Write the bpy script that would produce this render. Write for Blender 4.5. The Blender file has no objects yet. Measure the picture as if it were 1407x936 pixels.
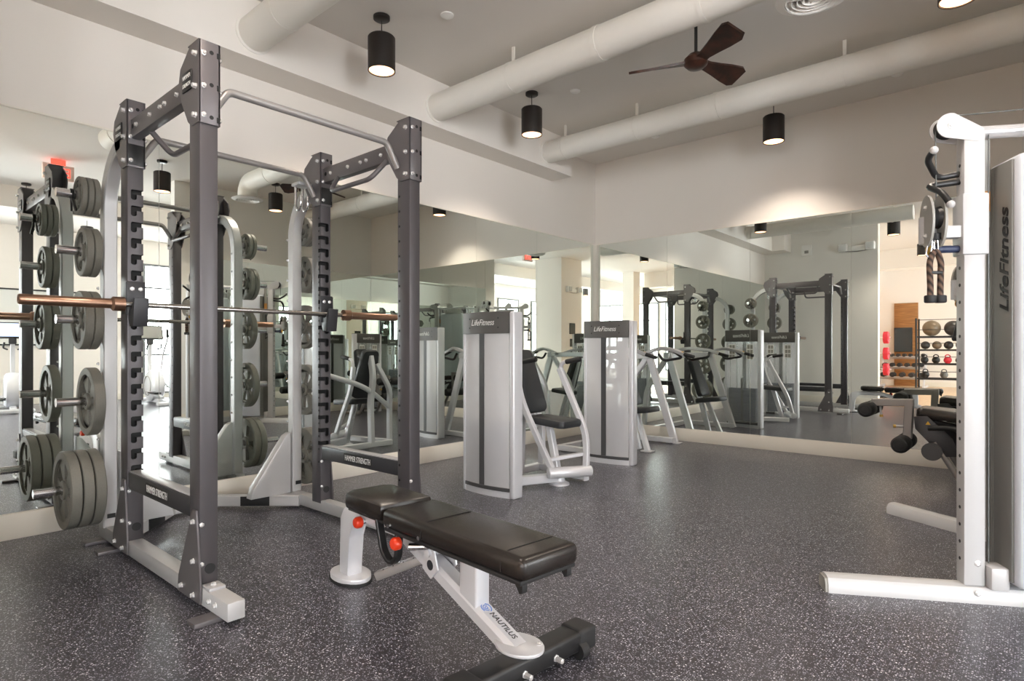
import bpy, bmesh, math, random
from mathutils import Vector as V, Matrix as M
random.seed(7)
sc = bpy.context.scene
COL = sc.collection
PI = math.pi

# ---------------------------------------------------------------- materials
def lin(v):
    v /= 255.0
    return v / 12.92 if v <= 0.04045 else ((v + 0.055) / 1.055) ** 2.4
def rgb(r, g, b): return (lin(r), lin(g), lin(b), 1.0)
def mat(name, col, rough=0.5, metal=0.0, emit=None, alpha=1.0, bump=0.0, bscale=60.0, spec=0.5, vary=0.0):
    m = bpy.data.materials.new(name); m.use_nodes = True
    nt = m.node_tree; b = nt.nodes['Principled BSDF']
    b.inputs['Base Color'].default_value = col
    b.inputs['Roughness'].default_value = rough
    b.inputs['Metallic'].default_value = metal
    b.inputs['Specular IOR Level'].default_value = spec
    b.inputs['Alpha'].default_value = alpha
    if emit:
        b.inputs['Emission Color'].default_value = emit[0]
        b.inputs['Emission Strength'].default_value = emit[1]
    if bump or vary:
        tc = nt.nodes.new('ShaderNodeTexCoord')
        nz = nt.nodes.new('ShaderNodeTexNoise'); nz.inputs['Scale'].default_value = bscale
        nz.inputs['Detail'].default_value = 4
        nt.links.new(tc.outputs['Object'], nz.inputs['Vector'])
        if bump:
            bp = nt.nodes.new('ShaderNodeBump'); bp.inputs['Strength'].default_value = bump
            bp.inputs['Distance'].default_value = 0.004
            nt.links.new(nz.outputs['Fac'], bp.inputs['Height'])
            nt.links.new(bp.outputs['Normal'], b.inputs['Normal'])
        if vary:
            mx = nt.nodes.new('ShaderNodeMix'); mx.data_type = 'RGBA'
            mx.inputs[6].default_value = tuple(c * (1 - vary) for c in col[:3]) + (1,)
            mx.inputs[7].default_value = tuple(min(1, c * (1 + vary)) for c in col[:3]) + (1,)
            nt.links.new(nz.outputs['Fac'], mx.inputs[0])
            nt.links.new(mx.outputs[2], b.inputs['Base Color'])
    return m

MT = {}
MT['wall'] = mat('painted_wall', rgb(234, 228, 221), 0.85, bump=0.06, bscale=180, spec=0.2)
MT['wallgrey'] = mat('painted_wall_grey', rgb(232, 229, 223), 0.85, bump=0.06, bscale=180, spec=0.2)
MT['ceil'] = mat('painted_ceiling', rgb(226, 221, 215), 0.9, bump=0.05, bscale=120, spec=0.15)
MT['duct'] = mat('white_duct', rgb(232, 228, 220), 0.5, spec=0.3)
MT['base'] = mat('white_baseboard', rgb(232, 226, 214), 0.45)
MT['gun'] = mat('gunmetal_steel', rgb(106, 102, 104), 0.36, 0.35, bump=0.03, bscale=400)
MT['gunpost'] = mat('dark_gunmetal_post', rgb(84, 81, 84), 0.36, 0.3, bump=0.03, bscale=400)
MT['gundark'] = mat('dark_steel', rgb(60, 60, 63), 0.4, 0.3)
MT['plat'] = mat('platinum_paint', rgb(186, 186, 188), 0.33, 0.25)
MT['silver'] = mat('silver_paint', rgb(212, 212, 216), 0.3, 0.2)
MT['racksilver'] = mat('rack_silver_paint', rgb(192, 191, 191), 0.34, 0.25)
MT['midgrey'] = mat('mid_grey_paint', rgb(148, 144, 142), 0.36, 0.3)
MT['orange'] = mat('orange_label', rgb(196, 134, 62), 0.5)
MT['white'] = mat('white_enamel', rgb(192, 192, 193), 0.28)
MT['chrome'] = mat('polished_chrome', rgb(222, 222, 224), 0.14, 1.0)
MT['steelbar'] = mat('bar_steel', rgb(176, 172, 166), 0.25, 1.0)
MT['bronze'] = mat('bronze_sleeve', rgb(172, 138, 117), 0.28, 1.0)
MT['bolt'] = mat('zinc_bolt', rgb(235, 235, 235), 0.25, 0.6)
MT['vinyl'] = mat('black_vinyl', rgb(34, 29, 26), 0.27, bump=0.08, bscale=500)
MT['blackpad'] = mat('black_pad', rgb(42, 44, 47), 0.5, bump=0.06, bscale=400)
MT['seam'] = mat('seam_thread', rgb(16, 14, 13), 0.7)
MT['rubber'] = mat('black_rubber', rgb(32, 32, 33), 0.6)
MT['black'] = mat('black_paint', rgb(30, 30, 31), 0.42)
MT['void'] = mat('notch_shade', rgb(14, 14, 15), 0.7)  # near-black painted in for the shade inside notches and holes
MT['iron'] = mat('grey_iron_plate', rgb(120, 118, 110), 0.5, 0.1, bump=0.12, bscale=140, vary=0.12)
MT['irondk'] = mat('dark_iron_plate', rgb(104, 102, 98), 0.5, 0.1, bump=0.12, bscale=140, vary=0.12)
MT['red'] = mat('red_plastic', rgb(226, 62, 30), 0.3)
MT['redplate'] = mat('red_bumper', rgb(214, 46, 62), 0.5)
MT['lettering'] = mat('white_lettering', rgb(232, 232, 230), 0.5)
MT['ink'] = mat('black_ink', rgb(22, 22, 24), 0.5)
MT['blueink'] = mat('blue_ink', rgb(92, 130, 200), 0.5)
MT['header'] = mat('charcoal_header', rgb(86, 84, 82), 0.42)
MT['strip'] = mat('dark_strip', rgb(72, 72, 74), 0.4)
MT['frost'] = None
MT['stack'] = mat('weight_stack', rgb(46, 56, 84), 0.5)
MT['shroud'] = mat('white_shroud', rgb(208, 213, 222), 0.3)
MT['shroudside'] = mat('grey_shroud_side', rgb(126, 125, 122), 0.4, 0.1)
MT['pulley'] = mat('grey_pulley', rgb(150, 148, 142), 0.45)
MT['yellow'] = mat('yellow_cap', rgb(216, 170, 52), 0.4)
MT['cable'] = mat('cable_grey', rgb(90, 92, 90), 0.4)
MT['gold'] = mat('yellow_grip_ring', rgb(200, 160, 70), 0.4)
MT['lampshade'] = mat('black_lamp_shade', rgb(34, 28, 25), 0.45)
MT['lampin'] = mat('lamp_lens', rgb(255, 214, 180), 0.4, emit=(rgb(255, 196, 150), 3.2))
MT['fan'] = None
MT['grille'] = mat('white_grille', rgb(238, 236, 232), 0.4)
MT['dark'] = mat('dark_gap', rgb(40, 36, 34), 0.8)
MT['screen'] = mat('lit_screen', rgb(190, 205, 235), 0.2, emit=(rgb(190, 208, 240), 1.2))
MT['tvscreen'] = mat('dark_screen', rgb(26, 30, 32), 0.1)
MT['exitred'] = mat('exit_red', rgb(255, 70, 50), 0.4, emit=(rgb(255, 60, 48), 3.0))
MT['exitbox'] = mat('exit_housing', rgb(240, 215, 205), 0.4)
MT['emlens'] = mat('lamp_clear_lens', rgb(235, 238, 236), 0.1, alpha=0.6)
MT['daylight'] = mat('daylit_glass', rgb(240, 244, 250), 0.3, emit=((0.95, 0.98, 1.0, 1), 22.0))
MT['daylight_far'] = mat('daylit_glass_far', rgb(240, 244, 250), 0.3, emit=((0.95, 0.98, 1.0, 1), 11.0))
MT['winframe'] = mat('window_frame_grey', rgb(120, 122, 122), 0.4)
MT['paper'] = mat('picture_paper', rgb(222, 222, 218), 0.5)
MT['poster'] = mat('poster_dark', rgb(62, 70, 66), 0.5)
MT['ball'] = mat('bronze_ball', rgb(120, 104, 84), 0.3)
MT['balld'] = mat('dark_ball', rgb(54, 50, 48), 0.35)

def mirror_mat():
    m = bpy.data.materials.new('mirror_glass'); m.use_nodes = True
    b = m.node_tree.nodes['Principled BSDF']
    b.inputs['Base Color'].default_value = (0.85, 0.90, 0.865, 1)
    b.inputs['Metallic'].default_value = 1.0; b.inputs['Roughness'].default_value = 0.0
    return m
MT['mirror'] = mirror_mat()
def haze_mat(name, see, white, gloss):
    """thin milky plastic sheet: partly see-through, partly scattering both ways"""
    m = bpy.data.materials.new(name); m.use_nodes = True
    nt = m.node_tree; nt.nodes.remove(nt.nodes['Principled BSDF']); out = nt.nodes['Material Output']; L = nt.links
    tr = nt.nodes.new('ShaderNodeBsdfTransparent'); df = nt.nodes.new('ShaderNodeBsdfDiffuse'); tl = nt.nodes.new('ShaderNodeBsdfTranslucent')
    gl = nt.nodes.new('ShaderNodeBsdfGlossy'); gl.inputs['Roughness'].default_value = 0.22; gl.inputs['Color'].default_value = (1, 1, 1, 1)
    df.inputs['Color'].default_value = white; tl.inputs['Color'].default_value = white
    m1 = nt.nodes.new('ShaderNodeMixShader'); m1.inputs[0].default_value = 0.42
    m2 = nt.nodes.new('ShaderNodeMixShader'); m2.inputs[0].default_value = see
    m3 = nt.nodes.new('ShaderNodeMixShader'); m3.inputs[0].default_value = gloss
    L.new(df.outputs[0], m1.inputs[1]); L.new(tl.outputs[0], m1.inputs[2])
    L.new(m1.outputs[0], m2.inputs[1]); L.new(tr.outputs[0], m2.inputs[2])
    L.new(m2.outputs[0], m3.inputs[1]); L.new(gl.outputs[0], m3.inputs[2]); L.new(m3.outputs[0], out.inputs['Surface'])
    return m
MT['clear'] = haze_mat('clear_panel', 0.84, rgb(240, 244, 243), 0.05)
MT['frost'] = haze_mat('frosted_panel', 0.46, rgb(250, 250, 252), 0.05)

def wood_mat(name, a, b_, sx=(1, 12, 12), rough=0.4):
    m = bpy.data.materials.new(name); m.use_nodes = True
    nt = m.node_tree; b = nt.nodes['Principled BSDF']; b.inputs['Roughness'].default_value = rough
    tc = nt.nodes.new('ShaderNodeTexCoord'); mp = nt.nodes.new('ShaderNodeMapping')
    mp.inputs['Scale'].default_value = sx
    nz = nt.nodes.new('ShaderNodeTexNoise'); nz.inputs['Scale'].default_value = 5; nz.inputs['Detail'].default_value = 6
    cr = nt.nodes.new('ShaderNodeValToRGB')
    cr.color_ramp.elements[0].color = a; cr.color_ramp.elements[0].position = 0.35
    cr.color_ramp.elements[1].color = b_; cr.color_ramp.elements[1].position = 0.68
    nt.links.new(tc.outputs['Object'], mp.inputs['Vector']); nt.links.new(mp.outputs['Vector'], nz.inputs['Vector'])
    nt.links.new(nz.outputs['Fac'], cr.inputs['Fac']); nt.links.new(cr.outputs['Color'], b.inputs['Base Color'])
    return m
MT['fan'] = wood_mat('dark_walnut', rgb(38, 22, 16), rgb(74, 42, 30), (3, 3, 3), 0.35)
MT['oak'] = wood_mat('oak_panel', rgb(138, 92, 50), rgb(176, 124, 72), (0.6, 0.6, 9), 0.45)
MT['tanwood'] = wood_mat('tan_cladding', rgb(206, 162, 124), rgb(222, 180, 142), (0.6, 0.6, 6), 0.5)
MT['woodfloor'] = wood_mat('pale_wood_floor', rgb(202, 172, 140), rgb(222, 192, 160), (9, 0.7, 1), 0.4)

def floor_mat():
    m = bpy.data.materials.new('speckled_rubber'); m.use_nodes = True
    nt = m.node_tree; N = nt.nodes; L = nt.links; b = N['Principled BSDF']
    b.inputs['Roughness'].default_value = 0.30; b.inputs['Specular IOR Level'].default_value = 0.55
    tc = N.new('ShaderNodeTexCoord')
    def fleck(scale, thr, size):
        vo = N.new('ShaderNodeTexVoronoi'); vo.inputs['Scale'].default_value = scale
        vo.voronoi_dimensions = '2D'
        L.new(tc.outputs['Object'], vo.inputs['Vector'])
        sp = N.new('ShaderNodeSeparateColor'); L.new(vo.outputs['Color'], sp.inputs['Color'])
        a = N.new('ShaderNodeMath'); a.operation = 'GREATER_THAN'; a.inputs[1].default_value = thr
        L.new(sp.outputs['Red'], a.inputs[0])
        d = N.new('ShaderNodeMath'); d.operation = 'LESS_THAN'; d.inputs[1].default_value = size
        L.new(vo.outputs['Distance'], d.inputs[0])
        mu = N.new('ShaderNodeMath'); mu.operation = 'MULTIPLY'
        L.new(a.outputs[0], mu.inputs[0]); L.new(d.outputs[0], mu.inputs[1])
        return mu
    nz = N.new('ShaderNodeTexNoise'); nz.inputs['Scale'].default_value = 1.3; nz.inputs['Detail'].default_value = 5
    L.new(tc.outputs['Object'], nz.inputs['Vector'])
    mx0 = N.new('ShaderNodeMix'); mx0.data_type = 'RGBA'
    mx0.inputs[6].default_value = rgb(43, 42, 48); mx0.inputs[7].default_value = rgb(66, 63, 70)
    L.new(nz.outputs['Fac'], mx0.inputs[0])
    col = mx0.outputs[2]
    for scale, thr, size, c in ((130, 0.79, 0.29, rgb(190, 190, 202)), (190, 0.72, 0.36, rgb(134, 134, 146)), (72, 0.91, 0.21, rgb(220, 220, 226))):
        f = fleck(scale, thr, size)
        mx = N.new('ShaderNodeMix'); mx.data_type = 'RGBA'
        L.new(f.outputs[0], mx.inputs[0]); L.new(col, mx.inputs[6]); mx.inputs[7].default_value = c
        col = mx.outputs[2]
    L.new(col, b.inputs['Base Color'])
    n2 = N.new('ShaderNodeTexNoise'); n2.inputs['Scale'].default_value = 220
    L.new(tc.outputs['Object'], n2.inputs['Vector'])
    bp = N.new('ShaderNodeBump'); bp.inputs['Strength'].default_value = 0.12; bp.inputs['Distance'].default_value = 0.003
    L.new(n2.outputs['Fac'], bp.inputs['Height']); L.new(bp.outputs['Normal'], b.inputs['Normal'])
    return m
MT['floor'] = floor_mat()

def rope_mat():
    m = bpy.data.materials.new('twisted_rope'); m.use_nodes = True
    nt = m.node_tree; b = nt.nodes['Principled BSDF']; b.inputs['Roughness'].default_value = 0.8
    tc = nt.nodes.new('ShaderNodeTexCoord')
    w = nt.nodes.new('ShaderNodeTexWave'); w.inputs['Scale'].default_value = 18; w.bands_direction = 'DIAGONAL'
    cr = nt.nodes.new('ShaderNodeValToRGB')
    cr.color_ramp.elements[0].color = rgb(34, 26, 22); cr.color_ramp.elements[1].color = rgb(112, 88, 74)
    nt.links.new(tc.outputs['Object'], w.inputs['Vector']); nt.links.new(w.outputs['Fac'], cr.inputs['Fac'])
    nt.links.new(cr.outputs['Color'], b.inputs['Base Color'])
    return m
MT['rope'] = rope_mat()

# ---------------------------------------------------------------- mesh builder
def fillet(pts, r, n=6):
    pts = [V(p) for p in pts]; out = [pts[0]]
    for i in range(1, len(pts) - 1):
        a, p, c = pts[i - 1], pts[i], pts[i + 1]
        d1, d2 = (a - p), (c - p)
        rr = min(r, d1.length * 0.48, d2.length * 0.48)
        s, e = p + d1.normalized() * rr, p + d2.normalized() * rr
        for k in range(n + 1):
            t = k / n
            out.append(s * (1 - t) ** 2 + p * 2 * t * (1 - t) + e * t * t)
    out.append(pts[-1]); return out

class MB:
    def __init__(self): self.bm = bmesh.new()
    def _faces(self, verts, faces):
        vs = [self.bm.verts.new(v) for v in verts]
        fs = []
        for f in faces:
            try: fs.append(self.bm.faces.new([vs[i] for i in f]))
            except ValueError: pass
        return vs, fs
    def _bev(self, vs, bev, seg=2, keep=None):
        es = {e for v in vs for e in v.link_edges}
        if keep: es = {e for e in es if keep(e)}
        bmesh.ops.bevel(self.bm, geom=list(es), offset=bev, segments=seg, profile=0.5, affect='EDGES', clamp_overlap=True)
    def box(self, x0, x1, y0, y1, z0, z1, bev=0, seg=2):
        v = [(x, y, z) for x in (x0, x1) for y in (y0, y1) for z in (z0, z1)]
        vs, _ = self._faces(v, [(0, 1, 3, 2), (4, 6, 7, 5), (0, 4, 5, 1), (2, 3, 7, 6), (0, 2, 6, 4), (1, 5, 7, 3)])
        if bev: self._bev(vs, bev, seg)
        return self
    def obox(self, c, ax, ay, az, size, bev=0, seg=2):
        c = V(c); ax, ay, az = [V(a).normalized() for a in (ax, ay, az)]
        v = [c + ax * (sx * size[0] / 2) + ay * (sy * size[1] / 2) + az * (sz * size[2] / 2) for sx in (-1, 1) for sy in (-1, 1) for sz in (-1, 1)]
        vs, _ = self._faces(v, [(0, 1, 3, 2), (4, 6, 7, 5), (0, 4, 5, 1), (2, 3, 7, 6), (0, 2, 6, 4), (1, 5, 7, 3)])
        if bev: self._bev(vs, bev, seg)
        return self
    def beam(self, p0, p1, w, h, up=(0, 0, 1), bev=0.004):
        p0, p1 = V(p0), V(p1); d = (p1 - p0); s = d.cross(V(up)).normalized(); u = s.cross(d).normalized()
        return self.obox((p0 + p1) / 2, d, s, u, (d.length, w, h), bev)
    def sweep(self, pts, sect, up=(0, 0, 1), closed=False):
        """sect: list of (side, up) offsets"""
        pts = [V(p) for p in pts]; n = len(pts); k = len(sect); rings = []
        prev = None
        for i, p in enumerate(pts):
            if closed: d = (pts[(i + 1) % n] - pts[i - 1])
            elif i == 0: d = pts[1] - p
            elif i == n - 1: d = p - pts[i - 1]
            else: d = (pts[i + 1] - p).normalized() + (p - pts[i - 1]).normalized()
            d.normalize()
            if prev is None:
                u = V(up)
                if abs(d.dot(u)) > 0.98: u = V((1, 0, 0)) if abs(d.x) < 0.9 else V((0, 1, 0))
            else: u = prev
            s = d.cross(u).normalized(); u = s.cross(d).normalized(); prev = u
            rings.append([self.bm.verts.new(p + s * a + u * b) for a, b in sect])
        m = n if closed else n - 1
        for i in range(m):
            r0, r1 = rings[i], rings[(i + 1) % n]
            for j in range(k):
                self.bm.faces.new((r0[j], r0[(j + 1) % k], r1[(j + 1) % k], r1[j]))
        if not closed:
            self.bm.faces.new(list(reversed(rings[0]))); self.bm.faces.new(rings[-1])
        return self
    def tube(self, pts, r, n=12, fil=0.0, closed=False, up=(0, 0, 1)):
        if fil: pts = fillet(pts, fil)
        return self.sweep(pts, [(r * math.cos(2 * PI * i / n), r * math.sin(2 * PI * i / n)) for i in range(n)], up, closed)
    def rtube(self, pts, w, h, fil=0.0, up=(0, 0, 1), c=0.006):
        if fil: pts = fillet(pts, fil)
        w /= 2; h /= 2
        return self.sweep(pts, [(-w + c, -h), (w - c, -h), (w, -h + c), (w, h - c), (w - c, h), (-w + c, h), (-w, h - c), (-w, -h + c)], up)
    def lathe(self, prof, c=(0, 0, 0), axis=(0, 0, 1), n=28, start=0.0, cap=True):
        c = V(c); a = V(axis).normalized()
        s = a.cross(V((1, 0, 0)) if abs(a.x) < 0.9 else V((0, 1, 0))).normalized(); t = a.cross(s)
        rings = []
        for r, z in prof:
            if r < 1e-6: rings.append([self.bm.verts.new(c + a * z)])
            else: rings.append([self.bm.verts.new(c + a * z + (s * math.cos(start + 2 * PI * i / n) + t * math.sin(start + 2 * PI * i / n)) * r) for i in range(n)])
        for r0, r1 in zip(rings, rings[1:]):
            for i in range(n):
                j = (i + 1) % n
                if len(r0) == 1 and len(r1) == 1: continue
                if len(r0) == 1: self.bm.faces.new((r0[0], r1[i], r1[j]))
                elif len(r1) == 1: self.bm.faces.new((r0[i], r0[j], r1[0]))
                else: self.bm.faces.new((r0[i], r0[j], r1[j], r1[i]))
        if cap:
            if len(rings[0]) > 1: self.bm.faces.new(rings[0])
            if len(rings[-1]) > 1: self.bm.faces.new(rings[-1])
        return self
    def cyl(self, p0, p1, r, n=20, r2=None):
        p0, p1 = V(p0), V(p1); d = p1 - p0; r2 = r if r2 is None else r2
        return self.lathe([(r, 0), (r2, d.length)], p0, d, n)
    def rcyl(self, p0, p1, r, b=0.01, n=24):
        p0, p1 = V(p0), V(p1); L = (p1 - p0).length
        return self.lathe([(0, 0), (r - b, 0), (r - b * 0.3, b * 0.3), (r, b), (r, L - b), (r - b * 0.3, L - b * 0.3), (r - b, L), (0, L)], p0, p1 - p0, n)
    def ball(self, c, r, sc_=(1, 1, 1), n=16):
        res = bmesh.ops.create_uvsphere(self.bm, u_segments=n, v_segments=max(6, n // 2), radius=r)
        bmesh.ops.scale(self.bm, vec=V(sc_), verts=res['verts']); bmesh.ops.translate(self.bm, vec=V(c), verts=res['verts'])
        return self
    def prism(self, pts, vec, bev=0):
        pts = [V(p) for p in pts]; vec = V(vec); n = len(pts)
        vs, _ = self._faces(pts + [p + vec for p in pts], [tuple(range(n - 1, -1, -1)), tuple(range(n, 2 * n))] + [(i, (i + 1) % n, n + (i + 1) % n, n + i) for i in range(n)])
        if bev: self._bev(vs, bev)
        return self
    def torus(self, c, R, r, axis=(0, 0, 1), n=24, m=8, a0=0.0, a1=2 * PI):
        c = V(c); a = V(axis).normalized(); s = a.cross(V((1, 0, 0)) if abs(a.x) < 0.9 else V((0, 1, 0))).normalized(); t = a.cross(s)
        full = abs(a1 - a0 - 2 * PI) < 1e-4
        k = n if full else n + 1
        pts = [c + (s * math.cos(a0 + (a1 - a0) * i / n) + t * math.sin(a0 + (a1 - a0) * i / n)) * R for i in range(k)]
        return self.tube(pts, r, m, closed=full, up=a)
    def build(self, name, material, parent=None, ang=38, world=True):
        bmesh.ops.recalc_face_normals(self.bm, faces=self.bm.faces)
        me = bpy.data.meshes.new(name)
        if parent is not None and world:
            self.bm.transform(root_matrix(parent).inverted())
        self.bm.to_mesh(me); self.bm.free()
        me.polygons.foreach_set('use_smooth', [True] * len(me.polygons))
        me.set_sharp_from_angle(angle=math.radians(ang))
        me.materials.append(MT[material] if isinstance(material, str) else material)
        o = bpy.data.objects.new(name, me); COL.objects.link(o)
        if parent is not None: o.parent = parent
        return o

def root_matrix(o):
    while o.parent is not None: o = o.parent
    return M.Translation(o.location) @ M.Rotation(o.rotation_euler.z, 4, 'Z')
def thing(name, label, cat, loc=(0, 0, 0), rz=0.0, group=None):
    o = bpy.data.objects.new(name, None); COL.objects.link(o)
    o.empty_display_size = 0.05
    o.location = loc; o.rotation_euler = (0, 0, rz)
    return tag(o, label, cat, group)
def tag(o, label, cat, group=None):
    o['label'] = label; o['category'] = cat
    if group: o['group'] = group
    return o
def recentre(o):
    """put a single-mesh thing's origin at the middle of its base"""
    me = o.data; xs = [v.co.x for v in me.vertices]; ys = [v.co.y for v in me.vertices]; zs = [v.co.z for v in me.vertices]
    c = V(((min(xs) + max(xs)) / 2, (min(ys) + max(ys)) / 2, min(zs)))
    me.transform(M.Translation(-c)); o.location = c
    return o
def struct(o):
    o['kind'] = 'structure'; return o
def copy_tree(o, parent=None):
    c = o.copy(); COL.objects.link(c)
    if parent is not None: c.parent = parent
    for ch in list(o.children): copy_tree(ch, c)
    return c
def dup(o, loc, rz=None, label=None, group=None):
    c = copy_tree(o); c.location = loc
    if rz is not None: c.rotation_euler = (0, 0, rz)
    if label: c['label'] = label
    if group: c['group'] = group
    return c
_tc = 0
def text(body, size, c, right, up, material, parent, name='lettering', shear=0.0, ext=0.0006, width=None, bold=0.0):
    """flat raised lettering centred on c, reading along 'right'"""
    cu = bpy.data.curves.new('txt', 'FONT'); cu.body = body; cu.size = size; cu.extrude = ext
    cu.align_x = 'CENTER'; cu.align_y = 'CENTER'; cu.shear = shear; cu.offset = bold
    o = bpy.data.objects.new('txt', cu); COL.objects.link(o)
    dg = bpy.context.evaluated_depsgraph_get()
    me = bpy.data.meshes.new_from_object(o.evaluated_get(dg))
    bpy.data.objects.remove(o); bpy.data.curves.remove(cu)
    if width:
        xs = [v.co.x for v in me.vertices]; k = width / (max(xs) - min(xs)); me.transform(M.Scale(k, 4, (1, 0, 0)))
    r, u = V(right).normalized(), V(up).normalized(); n = r.cross(u)
    mm = M(((r.x, u.x, n.x, c[0]), (r.y, u.y, n.y, c[1]), (r.z, u.z, n.z, c[2]), (0, 0, 0, 1)))
    me.transform(root_matrix(parent).inverted() @ mm)
    me.materials.clear(); me.materials.append(MT[material])
    q = bpy.data.objects.new(name, me); COL.objects.link(q); q.parent = parent
    return q
def absorb(dst, src):
    """surface marks become part of dst's own mesh, keeping their material"""
    me = dst.data; mt = src.data.materials[0]
    names = [m_.name for m_ in me.materials]
    if mt.name in names: idx = names.index(mt.name)
    else: me.materials.append(mt); idx = len(me.materials) - 1
    bm = bmesh.new(); bm.from_mesh(me); k = len(bm.faces)
    bm.from_mesh(src.data); bm.faces.ensure_lookup_table()
    for f in bm.faces[k:]: f.material_index = idx
    bm.to_mesh(me); bm.free(); me.set_sharp_from_angle(angle=math.radians(38))
    bpy.data.objects.remove(src)
def bolt(m, p, n, r=0.011, l=0.014):
    m.lathe([(0, 0), (r * 1.3, 0), (r * 1.3, 0.003), (r, 0.004), (r, l), (r * 0.6, l + 0.003), (0, l + 0.003)], p, n, 6)
def bolts(parent, lst, mt='bolt'):
    for a in lst:
        m = MB(); bolt(m, *a); m.build('bolt', mt, parent)
def boolean_diff(o, cutter):
    md = o.modifiers.new('cut', 'BOOLEAN'); md.object = cutter; md.operation = 'DIFFERENCE'; md.solver = 'EXACT'
    dg = bpy.context.evaluated_depsgraph_get(); dg.update()
    me = bpy.data.meshes.new_from_object(o.evaluated_get(dg))
    o.modifiers.clear(); o.data = me
    bpy.data.objects.remove(cutter)
    me.set_sharp_from_angle(angle=math.radians(38))
# ---------------------------------------------------------------- room shell
H = 3.63          # ceiling
MT0, MB0 = 2.53, 0.155   # mirror top / bottom
XD = 5.12         # partition wall plane
YC = -6.76        # front wall plane
def sbox(name, b, material, parent=None, bev=0):
    return struct(MB().box(*b, bev).build(name, material, parent))
sbox('floor', (-0.15, 11.2, -15.2, 0.15, -0.1, 0.0), 'floor')
sbox('floor_wood', (0.0, 5.2, -15.0, -6.93, 0.0005, 0.006), 'woodfloor')
sbox('ceiling', (-0.15, 11.2, -15.2, 0.15, H, H + 0.1), 'ceil')
sbox('wall_left', (-0.15, 0, -7.0, 0.15, 0, H), 'wall')
sbox('wall_back', (0, 11.2, 0, 0.15, 0, H), 'wall')
sbox('wall_right', (XD, XD + 0.15, -3.49, 0, 0, H), 'wallgrey')
sbox('wall_front', (0, 2.145, YC - 0.17, YC, 0, H), 'wallgrey')
sbox('wall_east', (11.0, 11.2, -15.2, 0, 0, H), 'wall')
sbox('wall_south', (-0.15, 11.0, -15.2, -15.0, 0, H), 'wall')
sbox('wall_west', (0.55, 0.7, -15.0, YC - 0.17, 0, H), 'wall')
sbox('trim_cladding', (0.7, 0.72, -15.0, -12.6, 0, 3.0), 'tanwood')
sbox('column_opening', (5.2, 6.1, -7.2, -6.25, 0, H), 'wall')
sbox('column_cardio', (5.25, 5.65, -10.6, -10.2, 0, H), 'wall')
sbox('beam_cardio', (7.3, 7.6, -15.0, 0, 3.3, H), 'wall')
sbox('beam_south', (0.7, 5.2, -11.2, -10.8, 3.15, H), 'wall')
sbox('trim_soffit', (0, 0.30, YC, -0.97, 3.2, H), 'wall')
sbox('trim_soffit_return', (0.30, 0.55, YC, -6.3, 3.2, H), 'wall')
sbox('baseboard_left', (0, 0.018, YC, 0, 0, MB0 - 0.004), 'base', None, 0.003)
sbox('baseboard_back', (0.018, XD, -0.018, 0, 0, MB0 - 0.004), 'base', None, 0.003)
sbox('baseboard_right', (XD - 0.018, XD, -3.49, -0.018, 0, MB0 - 0.004), 'base', None, 0.003)
sbox('baseboard_front', (0.018, 2.145, YC, YC + 0.018, 0, MB0 - 0.004), 'base', None, 0.003)
sbox('baseboard_east', (10.98, 11.0, -15.0, 0, 0, 0.14), 'base')
sbox('baseboard_south', (0.7, 10.98, -15.0, -14.98, 0, 0.14), 'base')
sbox('trim_corner', (0.0, 0.055, -0.055, 0.0, MB0, MT0), 'base', None, 0.004)
sbox('trim_mirror_left', (0.0, 0.014, YC + 0.02, -0.055, MT0, MT0 + 0.012), 'base')
sbox('trim_mirror_back', (0.055, XD - 0.01, -0.010, 0.0, MT0, MT0 + 0.008), 'base')
sbox('trim_wall_end', (2.145, 2.165, YC - 0.17, YC, 0, H), 'base')

# ---------------------------------------------------------------- mirrors
def mirror(b, label, group):
    return recentre(tag(MB().box(*b).build('wall_mirror', 'mirror'), label, 'mirror', group))
g = 0.0012
ys = [-0.058, -1.275, -2.305, -3.335, -4.365, -5.395, YC + 0.02]
for i, w in enumerate(['beside the white corner strip', 'behind the machine with the tall slanted post', 'behind the chest press machine',
                       'on the corner side of the rack', 'directly behind the power rack', 'at the far left behind the stacked weight plates']):
    mirror((0.001, 0.007, ys[i + 1] + g, ys[i] - g, MB0, MT0), 'tall mirror panel on the left wall ' + w, 'mirror panels on the left wall')
xs = [0.058, 1.064, 2.082, 3.100, 4.118, XD - 0.008]
for i, w in enumerate(['first from the corner strip', 'second from the corner strip', 'third from the corner strip reflecting the rack',
                       'behind the padded rollers', 'behind the cable machine']):
    mirror((xs[i] + g, xs[i + 1] - g, -0.007, -0.001, MB0, MT0), 'tall mirror panel on the back wall, ' + w, 'mirror panels on the back wall')
yd = [-0.008, -1.09, -2.13, -3.2]
for i, w in enumerate(['nearest the mirrored corner', 'in the middle', 'nearest the open end of the partition']):
    mirror((XD - 0.007, XD - 0.001, yd[i + 1] + g, yd[i] - g, MB0, MT0), 'mirror panel behind the cable machine, ' + w, 'mirror panels on the partition')

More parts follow.
